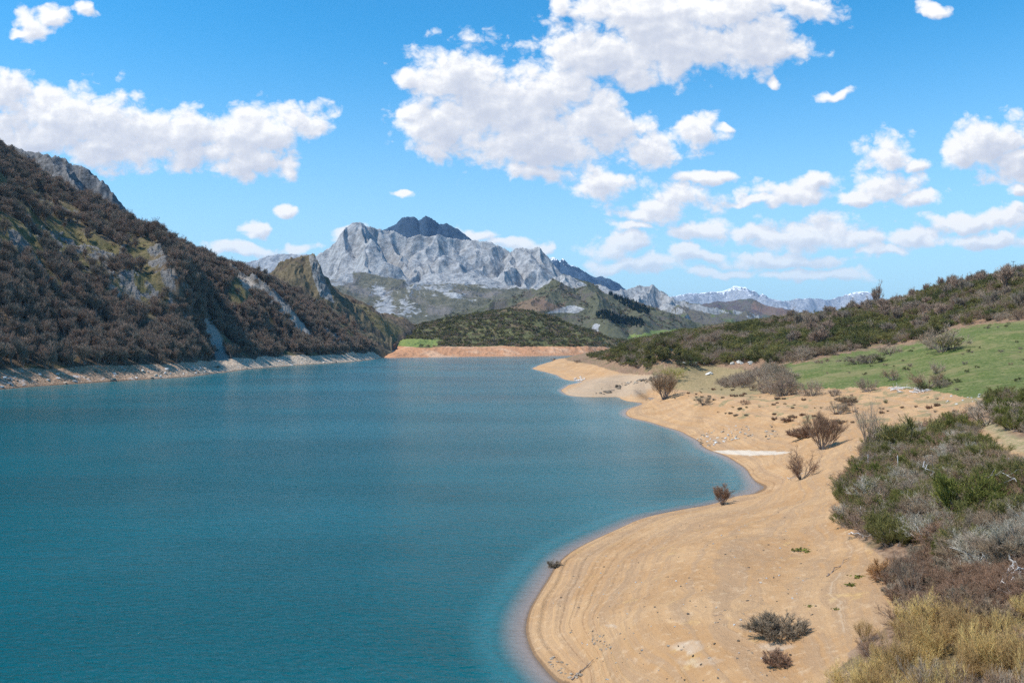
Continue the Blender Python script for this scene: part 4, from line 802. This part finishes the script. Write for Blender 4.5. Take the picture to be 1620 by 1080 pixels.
for s_, zone, k, p in allp:
    nm, cat = NAMES[k]
    inview = -20 < p[4] < 1650 and p[5] - p[3] / p[1] * F < 1085
    key = k
    if inview and cnt.get(cat, 0) < QUOTA[cat]:
        cnt[cat] = cnt.get(cat, 0) + 1; big = p[3] / p[1] * F > 34
        lb = ADJ[k] + ' ' + part_of(zone, p[4], p[5]) + WHERE[zone]
        h = p[3] * (1.0 if k not in ('ever', 'everolive') else 1.15)
        put_plant(k, nm, p[0], p[1], p[2], h, lb, cat, (ADJ[k] + ('es ' if ADJ[k].endswith('bush') else 's ') + part_of(zone, p[4], p[5]) + WHERE[zone]), parts=big, w=random.uniform(.95, 1.25) if k != 'straw' else .85)
    else: left.append((zone, k, p))
def proto(kind):
    """standing single-mesh plants whose meshes the masses reuse"""
    out = []
    for v in range(4):
        me = TPL[kind][v][2]; ob = next((o for o in COL.objects if o.type == 'MESH' and o.data == me), None)
        out.append((v, ob, me))
    return out
PROTO = {}
def get_protos(kind):
    if kind in PROTO: return PROTO[kind]
    obs = {}
    for o in COL.objects:
        if o.type == 'MESH': obs.setdefault(o.data.name, o)
    PROTO[kind] = [obs[t[2].name] for t in TPL[kind] if t[2].name in obs]; return PROTO[kind]
for kd_set, nm, label in ((('grey', 'brown', 'white', 'rust', 'tuft', 'straw', 'tree', 'pale'), 'bare_scrub', 'mass of leafless grey-brown scrub covering the hill and thicket'), (('olive', 'broom', 'ever', 'everolive'), 'evergreen_scrub', 'mass of green scrub covering the hill above the meadow')):
    prot = []; idx = {}
    for k in kd_set:
        ps = get_protos(k)
        if not ps: print('NO PROTO', k); continue
        idx[k] = (len(prot), len(ps)); prot += ps
    L_ = [(p[0], p[1], p[2] - .02 * p[3], p[3], idx[k][0] + random.randrange(idx[k][1])) for z_, k, p in left if k in idx]
    if L_: gn_scatter(nm, L_, prot, label, 'scrub', 1)
print('R plants', cnt, 'rest', len(left))

# ---- hero plants on the sand and meadow: (kind, px, py base, height px, width factor, label, category, name)
HERO = [
 ('tuft',1230,1008,40,1.15,'large dark brown dome-shaped bush on the bare sand','shrub','brown_bush',0), ('tuft',1230,1055,27,.9,'small round dark bush just below the large dome bush on the sand','shrub','brown_bush',1),
 ('fan',1300,711,48,.9,'fan-shaped reddish bare tree on the sandy slope beside a low dark bush','tree','bare_tree',0), ('tuft',1272,693,20,1.3,'low dark bush touching the fan-shaped bare tree','shrub','brown_bush',1),
 ('rust',1268,757,44,.75,'upright rust-brown bush beside the end of the white crust streak','shrub','rusty_shrub',0), ('fan',1143,798,25,1.1,'purplish brown bush at the tip of the beach where the water cove begins','shrub','waterside_bush',1),
 ('fan',1050,632,38,.95,'lone bare willow tree with yellow haze behind it at the water inlet','tree','bare_tree',2), ('brown',1113,641,17,1.0,'small brown bush on the bank right of the lone willow tree','shrub','brown_bush',0),
 ('tuft',877,898,12,1.0,'tiny dark bush at the edge of the water on the beach','shrub','waterside_bush',0), ('pale',1375,716,68,.72,'tall pale leafless sapling above the dark thicket','tree','bare_tree',0),
 ('straw',1068,602,18,1.8,'yellow budding shrub behind the lone willow tree','shrub','yellow_shrub',0),
 ('tuft',1400,916,30,1.1,'orange-brown grass tuft under the grey thicket','tuft','orange_tuft',3), ('pale',1440,950,62,.8,'sheaf of grey leaning stems beside the orange tuft','shrub','grey_stems',2),
 ('tree',1389,489,32,.75,'small bare tree on the skyline where the scrub hill begins','tree','bare_tree',2), ('tree',1505,452,20,.9,'thin bare tree on the skyline left of the big round tree','tree','bare_tree',3),
 ('tree',1586,463,36,1.3,'broad round bare tree near the top of the hill','tree','bare_tree',0), ('grey',1492,557,40,1.1,'large grey bush at the upper edge of the green meadow','shrub','bare_shrub',1),
 ('everolive',1506,553,24,1.3,'olive leafy bush touching the large grey bush at the meadow edge','evergreen bush','evergreen_bush',1), ('brown',1478,552,26,1.3,'brown bush left of the large grey bush at the meadow edge','shrub','brown_bush',1), ('ever',1393,573,11,2.0,'dark low bush at the right end of the long brown meadow bush','evergreen bush','evergreen_bush',2), ('brown',1358,576,14,2.0,'brown bush at the left end of the long brown meadow bush','shrub','brown_bush',0), ('grey',1408,560,16,1.6,'small grey bush just above the long brown meadow bush','shrub','bare_shrub',1), ('brown',1376,574,16,2.4,'long low brown bush across the middle of the meadow','shrub','brown_bush',2), ('brown',1414,602,18,1.3,'brown bush on the meadow left of the dark green bush','shrub','brown_bush',1),
 ('brown',1373,620,24,1.0,'dark bare bush at the lower edge of the meadow','shrub','brown_bush',3), ('grey',1286,626,28,.8,'upright grey bush at the lower left edge of the meadow','shrub','bare_shrub',2),
 ('grey',1240,626,30,1.2,'broad grey bush at the corner of the meadow and the sand','shrub','bare_shrub',3), ('brown',1465,615,30,1.2,'leaning brown bush by the white driftwood pile','shrub','brown_bush',0),
 ('ever',1487,608,16,1.1,'small dark green bush beside the leaning brown bush','evergreen bush','evergreen_bush',0), ('grey',1482,590,18,1.0,'small bare bush above the dark green bush in the meadow','shrub','bare_shrub',0),
 ('brown',1324,656,22,1.2,'bare bush on the sand below the meadow','shrub','brown_bush',1), ('tuft',1340,638,12,1.2,'small dark tuft on the sand below the meadow edge','tuft','dry_tuft',0),
 ('tuft',1328,670,8,1.5,'low brown tuft left of the pale sapling','tuft','dry_tuft',2), ('rust',1530,662,14,1.0,'small rusty shrub alone on pale sand','shrub','rusty_shrub',1),
 ('grey',1562,672,44,1.1,'big grey shrub beside the pale sand patch','shrub','bare_shrub',2), ('broom',1518,690,34,1.2,'dark green broom at the upper right edge of the thicket','broom bush','broom_bush',0), ('broom',1553,703,18,1.3,'isolated dark broom on the grass beside the path','broom bush','broom_bush',1),
 ('broom',1530,820,74,1.0,'largest bright green broom in the thicket','broom bush','broom_bush',2), ('broom',1378,770,40,1.2,'dark green broom inside the left part of the thicket','broom bush','broom_bush',3), ('olive',1445,712,52,1.3,'wide olive broom at the top of the thicket','broom bush','broom_bush',0),
 ('white',1385,800,46,1.1,'whitish lichen-covered shrub in the left thicket','shrub','lichen_shrub',0), ('white',1475,862,50,1.2,'whitish twisted shrub at the lower edge of the thicket','shrub','lichen_shrub',1),
 ('brown',1010,583,9,1.3,'dark bush on the crest of the limestone point','shrub','brown_bush',0), ('brown',913,573,5,1.6,'small bush on the orange spit far across the cove','shrub','brown_bush',0), ('brown',876,568,4,1.6,'little bush near the tip of the far spit','shrub','brown_bush',3), ('rust',1178,640,9,1.3,'small bush on the sandy slope with stones below','shrub','rusty_shrub',2),
 ('tuft',1245,668,7,1.6,'flat dark clump beside green patches on the sand','tuft','dry_tuft',1),
]
for k, px, py, hp, w, lab, cat, nm, var in HERO:
    p = R.hit(px, py); h = hp / F * p.y * 1.12
    o = put_plant(k, nm, p.x, p.y, p.z, h, lab, cat, None, True, w, rg=random, var=var, pn=('trunk', 'crown') if 'tree' in nm else ('stem', 'twigs'))
    if nm == 'orange_tuft' or nm == 'yellow_shrub':
        for ch in o.children:
            me = ch.data.copy(); me.materials.clear(); me.materials.append(M_ORANGE if nm == 'orange_tuft' else M_YEL); ch.data = me

# ---- left hillside wood
rkL = lat['m_rock']; grL = lat['m_grass']; scL = lat['m_scree']
def forest(px, py, x, y, z, r, c, rg):
    d = 1.0 - .93 * np.clip(grL[r, c] * 1.1, 0, 1) - 1.1 * rkL[r, c] * (1 - .25) - 1.2 * scL[r, c]
    d = d * sstep(fbm(x / 34, y / 34, 3, .5, 101) + .42, 0, .25) 
    d = d * sstep(1400 - y, 0, 250)
    return (z > hbL(x, y)) & (rg.uniform(0, 1, len(px)) < d)
def hbL(x, y): return 9 + 3 * fbm(x / 30, y / 30, 3, .5, 58)
LSP = [dict(seed=31, px=(-200, 690), Y=(380, 1420), gap=4.6, h=(6.5, 11.0), mask=forest, pick=lambda p, rg: np.array(['tree'] * len(p)), zone='wood'),
       dict(seed=32, px=(-100, 690), Y=(400, 1450), gap=7.0, h=(1.5, 3.5), mask=lambda px, py, x, y, z, r, c, rg: (z > 12) & (rg.uniform(0, 1, len(px)) < .55 * sstep(fbm(x / 16, y / 16, 3, .5, 7), -.1, .2)), pick=lambda p, rg: np.where(rg.uniform(0, 1, len(p)) < .6, 'brown', 'ever'), zone='slope')]
masses(L, LSP, 'L')
W_ = sorted([p for p in LSP[0]['pts']], key=lambda p: -(p[3] / p[1]) * (1 if p[4] > 0 else .2))
W_ = [p for p in W_]
for i, p in enumerate(W_[:245]):
    sg = ('at the far left edge', 'left of the rusty bank', 'above the orange bank', 'before the grey scree', 'beyond the grey scree')[int(np.searchsorted([40, 120, 200, 330], p[4]))] + (', front row' if p[2] < 16 else ', higher up')
    put_plant('tree', 'bare_tree', p[0], p[1], p[2], p[3], 'leafless tree in the lake-bank wood ' + sg, 'tree', 'leafless trees in the lake-bank wood ' + sg, parts=i < 241, w=random.uniform(.75, 1.05), pn=('trunk', 'crown'), var=i % 4 if i >= 241 else None)
gn_scatter('bare_woodland', [(p[0], p[1], p[2] - .3, p[3], random.randrange(4)) for p in W_[245:]], get_protos('tree'), 'dense leafless woodland covering the shaded hillside', 'woodland', 1)
kk_ = get_protos('brown') + get_protos('ever'); nb_ = len(get_protos('brown')); ne_ = len(get_protos('ever'))
gn_scatter('hillside_scrub', [(p[0], p[1], p[2], p[3], random.randrange(nb_) if k == 'brown' else nb_ + random.randrange(ne_)) for p, k in zip(LSP[1]['pts'], LSP[1]['kindsel'])], kk_, 'low scrub on the grassy rocky hillside', 'scrub', 1)
print('wood', len(W_), 'scrub', len(LSP[1]['pts']))

# ---- headland and middle hill
CSP = [dict(seed=41, px=(560, 1100), Y=(1200, 2000), gap=6.0, h=(3.5, 7.0), mask=lambda px, py, x, y, z, r, c, rg: (z > 15 - 5 * sstep(px, 930, 1000)) & (C.at['m_mead'][r, c] < .3) & (C.at['m_bank'][r, c] < .5) & (rg.uniform(0, 1, len(px)) < .25 + .75 * sstep(fbm(x / 45, y / 45, 3, .5, 4), -.25, .1)), pick=lambda p, rg: np.array(['ever', 'everolive', 'brown'])[np.searchsorted([.45, .72], rg.uniform(0, 1, len(p)))], zone='c')]
masses(C, CSP, 'C')
kk_ = get_protos('ever') + get_protos('everolive') + get_protos('brown'); st_ = {'ever': (0, len(get_protos('ever')))}; st_['everolive'] = (st_['ever'][1], len(get_protos('everolive'))); st_['brown'] = (st_['ever'][1] + st_['everolive'][1], len(get_protos('brown')))
gn_scatter('headland_scrub', [(p[0], p[1], p[2] - .3, p[3], st_[k][0] + random.randrange(st_[k][1])) for p, k in zip(CSP[0]['pts'], CSP[0]['kindsel'])], kk_, 'dark evergreen scrub covering the low headland across the lake', 'scrub', 1)
PINES = [[(962,466),(975,466),(1000,478),(1028,492),(1026,499),(1005,494),(985,482)], [(943,496),(960,496),(985,503),(1017,510),(1018,519),(990,516),(960,508),(944,503)]]
MSP = [dict(seed=43, px=(930, 1040), Y=(2400, 3300), gap=9, h=(14, 20), mask=lambda px, py, x, y, z, r, c, rg: (sdpoly(px, py, PINES[0]) > 0) | (sdpoly(px, py, PINES[1]) > 0), pick=lambda p, rg: np.array(['pine'] * len(p)), zone='p'),
       dict(seed=44, px=(700, 1140), Y=(2350, 3250), gap=15, h=(5, 10), mask=lambda px, py, x, y, z, r, c, rg: (rg.uniform(0, 1, len(px)) < .85 * sstep(fbm(x / 90, y / 90, 3, .5, 4), -.15, .2)) & (mid.at['m_rock'][r, c] < .3), pick=lambda p, rg: np.where(rg.uniform(0, 1, len(p)) < .55, 'ever', 'brown'), zone='p')]
masses(mid, MSP, 'M'); PP = sorted(MSP[0]['pts'].tolist(), key=lambda p: -p[3] / p[1]); print('pines', len(PP), 'mid scrub', len(MSP[1]['pts']), 'headland', len(CSP[0]['pts']))
for i, p in enumerate(PP[:8]): put_plant('pine', 'pine_tree', p[0], p[1], p[2], p[3], 'dark pine in the plantation on the middle hill', 'tree', 'dark pines in the plantation strips on the middle hill', False, var=i % 4)
if PP: gn_scatter('pine_plantation', [(p[0], p[1], p[2] - .5, p[3], random.randrange(4)) for p in PP[8:]], get_protos('pine'), 'dark green pine plantation in two strips on the middle hill', 'plantation', 1)
kk_ = get_protos('ever') + get_protos('brown'); a_ = len(get_protos('ever'))
gn_scatter('middle_scrub', [(p[0], p[1], p[2] - .3, p[3], random.randrange(a_) if k == 'ever' else a_ + random.randrange(len(kk_) - a_)) for p, k in zip(MSP[1]['pts'], MSP[1]['kindsel'])], kk_, 'scattered scrub on the middle hill below the grey mountain', 'scrub', 1)
#@@MISC
# ------------------------------------------------------------------ stones, driftwood, posts
def stonemat(name, c0, c1):
    m, t, b = newmat(name, .92, .2); co = t.n('ShaderNodeTexCoord').outputs['Object']; rnd = t.n('ShaderNodeObjectInfo').outputs['Random']
    n2 = t.noise(co, 3.0, 5, .65); c = t.mix(t.ss(n2, .35, .65), c0, c1); c = t.mix(1.0, c, t.n('ShaderNodeCombineXYZ', ins={0: t.lin(rnd, 0, 1, 1.15, .75), 1: t.lin(rnd, 0, 1, 1.15, .75), 2: t.lin(rnd, 0, 1, 1.15, .72)}).outputs[0], 'MULTIPLY')
    t.put(b.inputs['Base Color'], c); bump(t, b, n2, .15); return m
M_ST = stonemat('beach_stone', (.34, .25, .17), (.58, .49, .39)); M_STW = stonemat('white_limestone', (.50, .47, .43), (.74, .71, .67)); M_STD = stonemat('dark_stone', (.11, .085, .065), (.30, .24, .18))
def rock_mesh(seed, mat, flat=.7):
    rg = np.random.default_rng(seed); bm = bmesh.new(); bmesh.ops.create_icosphere(bm, subdivisions=3, radius=1)
    cuts = [(norm(rg.normal(0, 1, 3)), rg.uniform(.5, .85)) for _ in range(11)]
    for v in bm.verts:
        p = np.array(v.co)
        for n_, d_ in cuts:
            k = p @ n_
            if k > d_: p = p - n_ * (k - d_) * .92
        p *= 1 + .05 * math.sin(p[0] * 7 + seed) * math.cos(p[1] * 6); v.co = (p[0], p[1] * .85, max(p[2], -.5) * flat + .15)
    me = bpy.data.meshes.new('rock'); bm.to_mesh(me); bm.free(); me.materials.append(mat); return me
RK = {k: [rock_mesh(i + j * 10, m_, .75) for i in range(4)] for j, (k, m_) in enumerate((('tan', M_ST), ('white', M_STW), ('dark', M_STD)))}
def put_rock(T, px, py, size, kind, label, name, group, cat='rock'):
    p = T.hit(px, py); o = link(bpy.data.objects.new(name, random.choice(RK[kind]))); s = size
    o.location = (p.x, p.y, p.z - .05 * s); o.scale = (s * random.uniform(.8, 1.3), s * random.uniform(.8, 1.2), s * random.uniform(.6, 1.0)); o.rotation_euler = (random.uniform(-.3, .3), random.uniform(-.3, .3), random.uniform(0, 6.28))
    return tago(o, label, cat, group)
def polyfill(poly, n, rg):
    xs = [p[0] for p in poly]; ys = [p[1] for p in poly]; out = []
    while len(out) < n:
        a, b = rg.uniform(min(xs), max(xs)), rg.uniform(min(ys), max(ys))
        if sdpoly(np.array([a]), np.array([b]), poly)[0] > 0: out.append((a, b))
    return out
random.seed(11)
for a, b in polyfill([(1102,694),(1112,684),(1150,676),(1190,674),(1192,692),(1150,700),(1116,708)], 90, random): put_rock(R, a, b, random.choice([.18,.22,.3,.35,.5]), random.choice(['tan','tan','white','dark']), 'tan and grey stone in the rubble on the sandy slope above the small cove', 'beach_stone', 'stones in the rubble above the small cove', 'stone')
for a, b in polyfill([(1205,680),(1222,668),(1232,690),(1212,697)], 18, random): put_rock(R, a, b, random.choice([.2,.3,.45]), random.choice(['tan','dark']), 'stone in the small patch right of the main rubble on the sandy slope', 'beach_stone', 'stones in the small patch right of the rubble', 'stone')
for i in range(80):
    f_ = random.random(); a = 948 + f_ * 98 + random.uniform(-6, 6); b = 622 - f_ * 28 + 3 * math.sin(f_ * 9) + random.gauss(0, 1.6)
    put_rock(R, a, b, random.choice([.3,.4,.6,.8,1.1]), random.choice(['dark','dark','tan']), 'dark stone in the broken line of rocks crossing the limestone point', 'dark_stone', 'dark stones in the broken line across the limestone point', 'stone')
put_rock(R, 1124, 592, 2.0, 'white', 'large white boulder standing alone behind the sandy point', 'white_boulder', None, 'boulder'); put_rock(R, 1118, 593, 1.1, 'white', 'smaller white boulder touching the large white boulder on its left', 'white_boulder', None, 'boulder')
for a, b in polyfill([(1080,577),(1100,571),(1190,571),(1190,577)], 20, random): put_rock(R, a, b, random.uniform(.8, 1.8), 'white', 'pale boulder in the row under the scrub hill', 'pale_boulder', 'pale boulders in the row under the scrub hill', 'boulder')
for a, b in polyfill([(905,600),(922,594),(928,600),(912,605)], 14, random): put_rock(R, a, b, random.uniform(.5, 1.3), 'white', 'pale stone at the waterline between the two far spits', 'pale_stone', 'pale stones between the two far spits', 'stone')
for a, b in polyfill([(1440,620),(1620,628),(1620,645),(1500,640)], 24, random): put_rock(R, a, b, random.uniform(.15, .4), 'white', 'small white stone along the lower edge of the meadow', 'pale_stone', 'white stones along the lower edge of the meadow', 'stone')
for a, b in polyfill([(862,1040),(880,1035),(930,1072),(890,1078)], 26, random): put_rock(R, a, b, random.uniform(.06, .2), 'tan', 'tan stone by the water at the bottom tip of the beach', 'beach_stone', 'tan stones at the bottom tip of the beach', 'stone')
for a, b in polyfill([(935,1005),(962,1000),(968,1030),(940,1032)], 26, random): put_rock(R, a, b, random.uniform(.05, .15), 'tan', 'tan lump in the cluster of crumbled clay on the lower beach', 'clay_lump', 'crumbled clay lumps on the lower beach', 'stone')
for a, b in polyfill([(900,900),(1100,820),(1290,770),(1310,960),(1240,1078),(950,1075),(860,960)], 260, random): put_rock(R, a, b, random.uniform(.03, .13), random.choice(['tan','dark','white']), 'small pebble scattered on the bare sandy beach', 'pebble', 'pebbles scattered on the bare sandy beach', 'pebble')
for i in range(110):
    a = random.uniform(0, 600); b = np.interp(a, [q[0] for q in LS], [q[1] for q in LS]) - random.uniform(1, 13) * np.interp(a, [0, 600], [1.6, .5])
    put_rock(L, a, b, random.uniform(.5, 1.7), random.choice(['dark', 'tan', 'white']) if a < 250 else random.choice(['white', 'white', 'dark']), 'rock on the pale eroded bank below the dark wood', 'bank_rock', 'rocks on the eroded bank below the dark wood', 'rock')

def wood(name, pts_, r, label, group=None, cat='driftwood', twigs=0, mat=None, lift=.08):
    """a bleached branch lying along the given view directions on the ground"""
    P = [R.hit(a, b) + Vector((0, 0, lift + c)) for a, b, c in pts_]; A = np.array([p[:] for p in P]); base = A[0].copy(); A -= base
    K = []; n = 5
    for i in range(len(A) - 1):
        for j in range(n): K.append(A[i] + (A[i + 1] - A[i]) * j / n)
    K.append(A[-1]); K = np.array(K); L_ = np.linalg.norm(K[-1] - K[0]); K += np.random.default_rng(int(abs(pts_[0][0]))).normal(0, .012 * L_, K.shape); rr = np.linspace(r, r * .35, len(K))
    rg = np.random.default_rng(int(pts_[0][0])); parts = [prisms(K[:-1], K[1:], rr[:-1], rr[1:], rg, 7)]
    o = link(bpy.data.objects.new(name, None)); o.location = base; tago(o, label, cat, group)
    me = mesh_np('trunk', *parts[0][:2], dict(rv=parts[0][2]), smooth=True); me.materials.append(mat or M_DEAD); t_ = link(bpy.data.objects.new('trunk', me), o)
    for k in range(twigs):
        i = rg.integers(len(K) // 4, len(K) - 1); d = norm(norm(K[i] - K[i - 1]) + rg.normal(0, .6, 3) + np.array([0, 0, .25])); l = L_ * rg.uniform(.15, .32); q = np.array([K[i] + d * l * t + rg.normal(0, .02 * L_, 3) * t + np.array([0, 0, -.1 * l * t * t]) for t in np.linspace(0, 1, 5)])
        q[0] = K[i]; ra = np.linspace(rr[i] * .7, rr[i] * .15, 5); v, f_, a_ = prisms(q[:-1], q[1:], ra[:-1], ra[1:], rg, 5); me = mesh_np('branch', v, f_, dict(rv=a_), smooth=True); me.materials.append(mat or M_DEAD); link(bpy.data.objects.new('branch', me), o)
    return o
wood('dead_branch', [(1341,845,.0),(1358,848,.1),(1380,851,0),(1396,851,0)], .05, 'long thin white branch lying flat at the left foot of the thicket', twigs=1)
wood('dead_branch', [(1386,850,0),(1375,842,.3),(1366,832,.8),(1362,824,1.1)], .05, 'white branch leaning up from the flat one at the foot of the thicket', twigs=1)
wood('dead_branch', [(1460,936,.1),(1490,922,.3),(1520,921,.4),(1545,915,.5)], .035, 'long thin grey branch stretched over the reddish brush', twigs=4)
wood('dead_branch', [(1528,896,.2),(1545,884,.5),(1556,890,.4),(1566,900,.2)], .03, 'crooked white branch in the reddish brush above the long thin one', twigs=3)
wood('dead_branch', [(1590,890,.4),(1604,884,.7),(1625,882,.8)], .06, 'thick white branch at the right edge above the uprooted stump', twigs=2)
wood('dead_branch', [(1592,885,.5),(1604,905,.4),(1616,925,.2),(1630,935,.2)], .07, 'white trunk slanting down to the uprooted stump at the right edge', twigs=2)
wood('dead_branch', [(1590,930,.3),(1600,950,.2),(1618,966,.1)], .045, 'pale curved branch below the uprooted stump at the right edge', twigs=2)
wood('dead_branch', [(1560,790,1.6),(1585,786,1.8),(1610,795,1.5)], .035, 'arched white branch above the green broom at the right edge', twigs=5)
wood('dead_branch', [(1462,760,2.0),(1475,772,1.7),(1482,790,1.3)], .03, 'pale branch hanging in the middle of the thicket', twigs=4)
wood('dead_branch', [(1130,975,0),(1140,972,0),(1146,975,0)], .015, 'tiny curved twig lying on the open sand left of the dome bush', twigs=0, mat=M_BARK, lift=.02)
wood('dead_branch', [(905,1077,0),(918,1066,.05),(930,1055,.1),(938,1050,.15)], .05, 'dark weathered log at the bottom tip of the beach', twigs=2, mat=M_BARK, lift=.04)
wood('dead_branch', [(1308,912,0),(1318,903,.05),(1332,893,.03),(1345,884,0)], .04, 'dark root lying on the sand left of the orange tuft', twigs=1, mat=M_BARK, lift=.02)
wood('dead_branch', [(1245,760,0),(1262,753,.1),(1282,748,.1)], .04, 'pale stick lying behind the rust-brown bush', twigs=1)
for i in range(16):
    a = random.uniform(1405, 1462); b = random.uniform(614, 622) ; l = random.uniform(8, 22)
    wood('driftwood_log', [(a, b, random.uniform(0, .4)), (a + l * .5, b + random.uniform(-1.5, 1.5), random.uniform(0, .5)), (a + l, b + random.uniform(-2, 2), random.uniform(0, .3))], random.uniform(.07, .16), 'bleached log in the driftwood pile at the foot of the meadow', 'bleached logs in the driftwood pile at the foot of the meadow', twigs=2)
for i in range(7):
    a = random.uniform(1575, 1606); b = random.uniform(916, 955)
    wood('root_branch', [(a, b, .1), (a + random.uniform(6, 16), b + random.uniform(-12, 4), random.uniform(.3, .8)), (a + random.uniform(18, 34), b + random.uniform(-14, 8), .2)], .04, 'grey root in the tangled uprooted clump at the right edge', 'grey roots in the tangled clump at the right edge', twigs=5, mat=M_DEAD)

def box_mesh(bm, c, s):
    r = bmesh.ops.create_cube(bm, size=1); bmesh.ops.scale(bm, vec=s, verts=r['verts']); bmesh.ops.translate(bm, vec=c, verts=r['verts'])
def simple(name, build, mat, parent=None, bev=0):
    bm = bmesh.new(); build(bm)
    if bev: bmesh.ops.bevel(bm, geom=list(bm.edges), offset=bev, segments=1, affect='EDGES')
    me = bpy.data.meshes.new(name); bm.to_mesh(me); bm.free(); me.materials.append(mat); return link(bpy.data.objects.new(name, me), parent)
def cone(bm, r1, r2, z0, z1, x=0, y=0, k=12):
    r = bmesh.ops.create_cone(bm, cap_ends=True, segments=k, radius1=r1, radius2=r2, depth=z1 - z0); bmesh.ops.translate(bm, vec=(x, y, (z0 + z1) / 2), verts=r['verts'])
p = R.hit(1603, 431); up = link(bpy.data.objects.new('utility_pole', None)); up.location = p; up.rotation_euler = (0, 0, .25)
tago(up, 'thin utility pole with a crossarm on top of the scrub hill', 'utility pole'); hh = (p.z and 24 / F * p.y) 
simple('pole', lambda bm: cone(bm, .20, .12, -.5, hh), M_BARK, up); simple('crossarm', lambda bm: box_mesh(bm, (0, 0, hh - .45), (2.6, .16, .16)), M_BARK, up)
for xx in (-1.15, 0, 1.15): simple('insulator', lambda bm: (cone(bm, .05, .10, hh - .37, hh - .22, xx), cone(bm, .10, .04, hh - .22, hh - .02, xx)), M_STD, up)
for (a, b, lab) in ((1374, 752, 'short pale wooden stake in the left part of the thicket'), (1421, 757, 'taller pale wooden stake in the middle of the thicket')):
    p = R.hit(a, b); st = simple('wooden_stake', lambda bm: (cone(bm, .055, .05, -.3, 2.55, 0, 0, 8), cone(bm, .05, .015, 2.55, 2.65, 0, 0, 8)), M_DEAD); st.location = p; st.rotation_euler = (.05, -.05, 0); tago(st, lab, 'stake')
# drowned trunks standing out of the lake
for a, b, hp in ((609,571,3.5),(614,570,3),(646,568,3.5),(652,568,3),(668,567.5,3),(821,577,5),(608,594,2),(455,583,4)):
    y = wY(b); s_ = simple('dead_snag', lambda bm: (cone(bm, .22, .10, -2, hp / F * y), cone(bm, .1, .03, hp / F * y * .5, hp / F * y * .9, .25)), M_BARK); s_.location = ((a - 810) / F * y, y, 0); s_.rotation_euler = (random.uniform(-.15, .15), random.uniform(-.15, .15), 0)
    tago(s_, 'drowned tree trunk sticking out of the lake near the far end' if a != 821 else 'lone drowned trunk off the tip of the orange spit', 'snag', 'drowned trunks near the far end' if a != 821 else None)
# fresh green weeds on the sand
def weed(seed):
    rg = np.random.default_rng(seed); n = 46; C0 = rg.normal(0, .35, (n, 3)) * np.array([1, 1, .1]); C0[:, 2] = np.abs(C0[:, 2]) + .05; v, f_, a_ = leafq(C0, .16, rg); me = mesh_np('weed', v, f_, dict(rv=a_), smooth=False); me.materials.append(M_GREEN); return me
WD = [weed(i) for i in range(3)]
for a, b, s_, lab in ((1272,870,.8,'flat green weed on the open sand left of the thicket'),(1280,873,.5,'smaller green weed just right of the flat one on the open sand'),(1361,913,.55,'bluish green weed near the orange tuft, upper of two'),(1348,927,.55,'light green weed near the orange tuft, lower of two'),(1283,959,.3,'tiny green weed above right of the dome bush, left of two'),(1326,963,.35,'tiny green weed above right of the dome bush, right of two'),(1258,871,.4,'small green weed at the left end of the green patch on the open sand')):
    p = R.hit(a, b); o = link(bpy.data.objects.new('green_weed', WD[int(a) % 3])); o.location = p; o.scale = (s_ * 1.6, s_, s_); tago(o, lab, 'weed')

# ------------------------------------------------------------------ air
bm = bmesh.new(); box_mesh(bm, (0, 9000, 592.5), (34000, 24000, 1215)); me = bpy.data.meshes.new('haze'); bm.to_mesh(me); bm.free()
m = bpy.data.materials.new('air'); m.use_nodes = True; t = NT(m.node_tree); m.node_tree.nodes.clear(); out = t.n('ShaderNodeOutputMaterial')
pv = t.n('ShaderNodeVolumePrincipled'); pv.inputs['Color'].default_value = (.36, .62, 1.0, 1); pv.inputs['Density'].default_value = HAZE; pv.inputs['Anisotropy'].default_value = 0.2
m.node_tree.links.new(pv.outputs[0], out.inputs['Volume']); me.materials.append(m); o = link(bpy.data.objects.new('haze', me)); o['kind'] = 'stuff'
m.cycles.homogeneous_volume = True
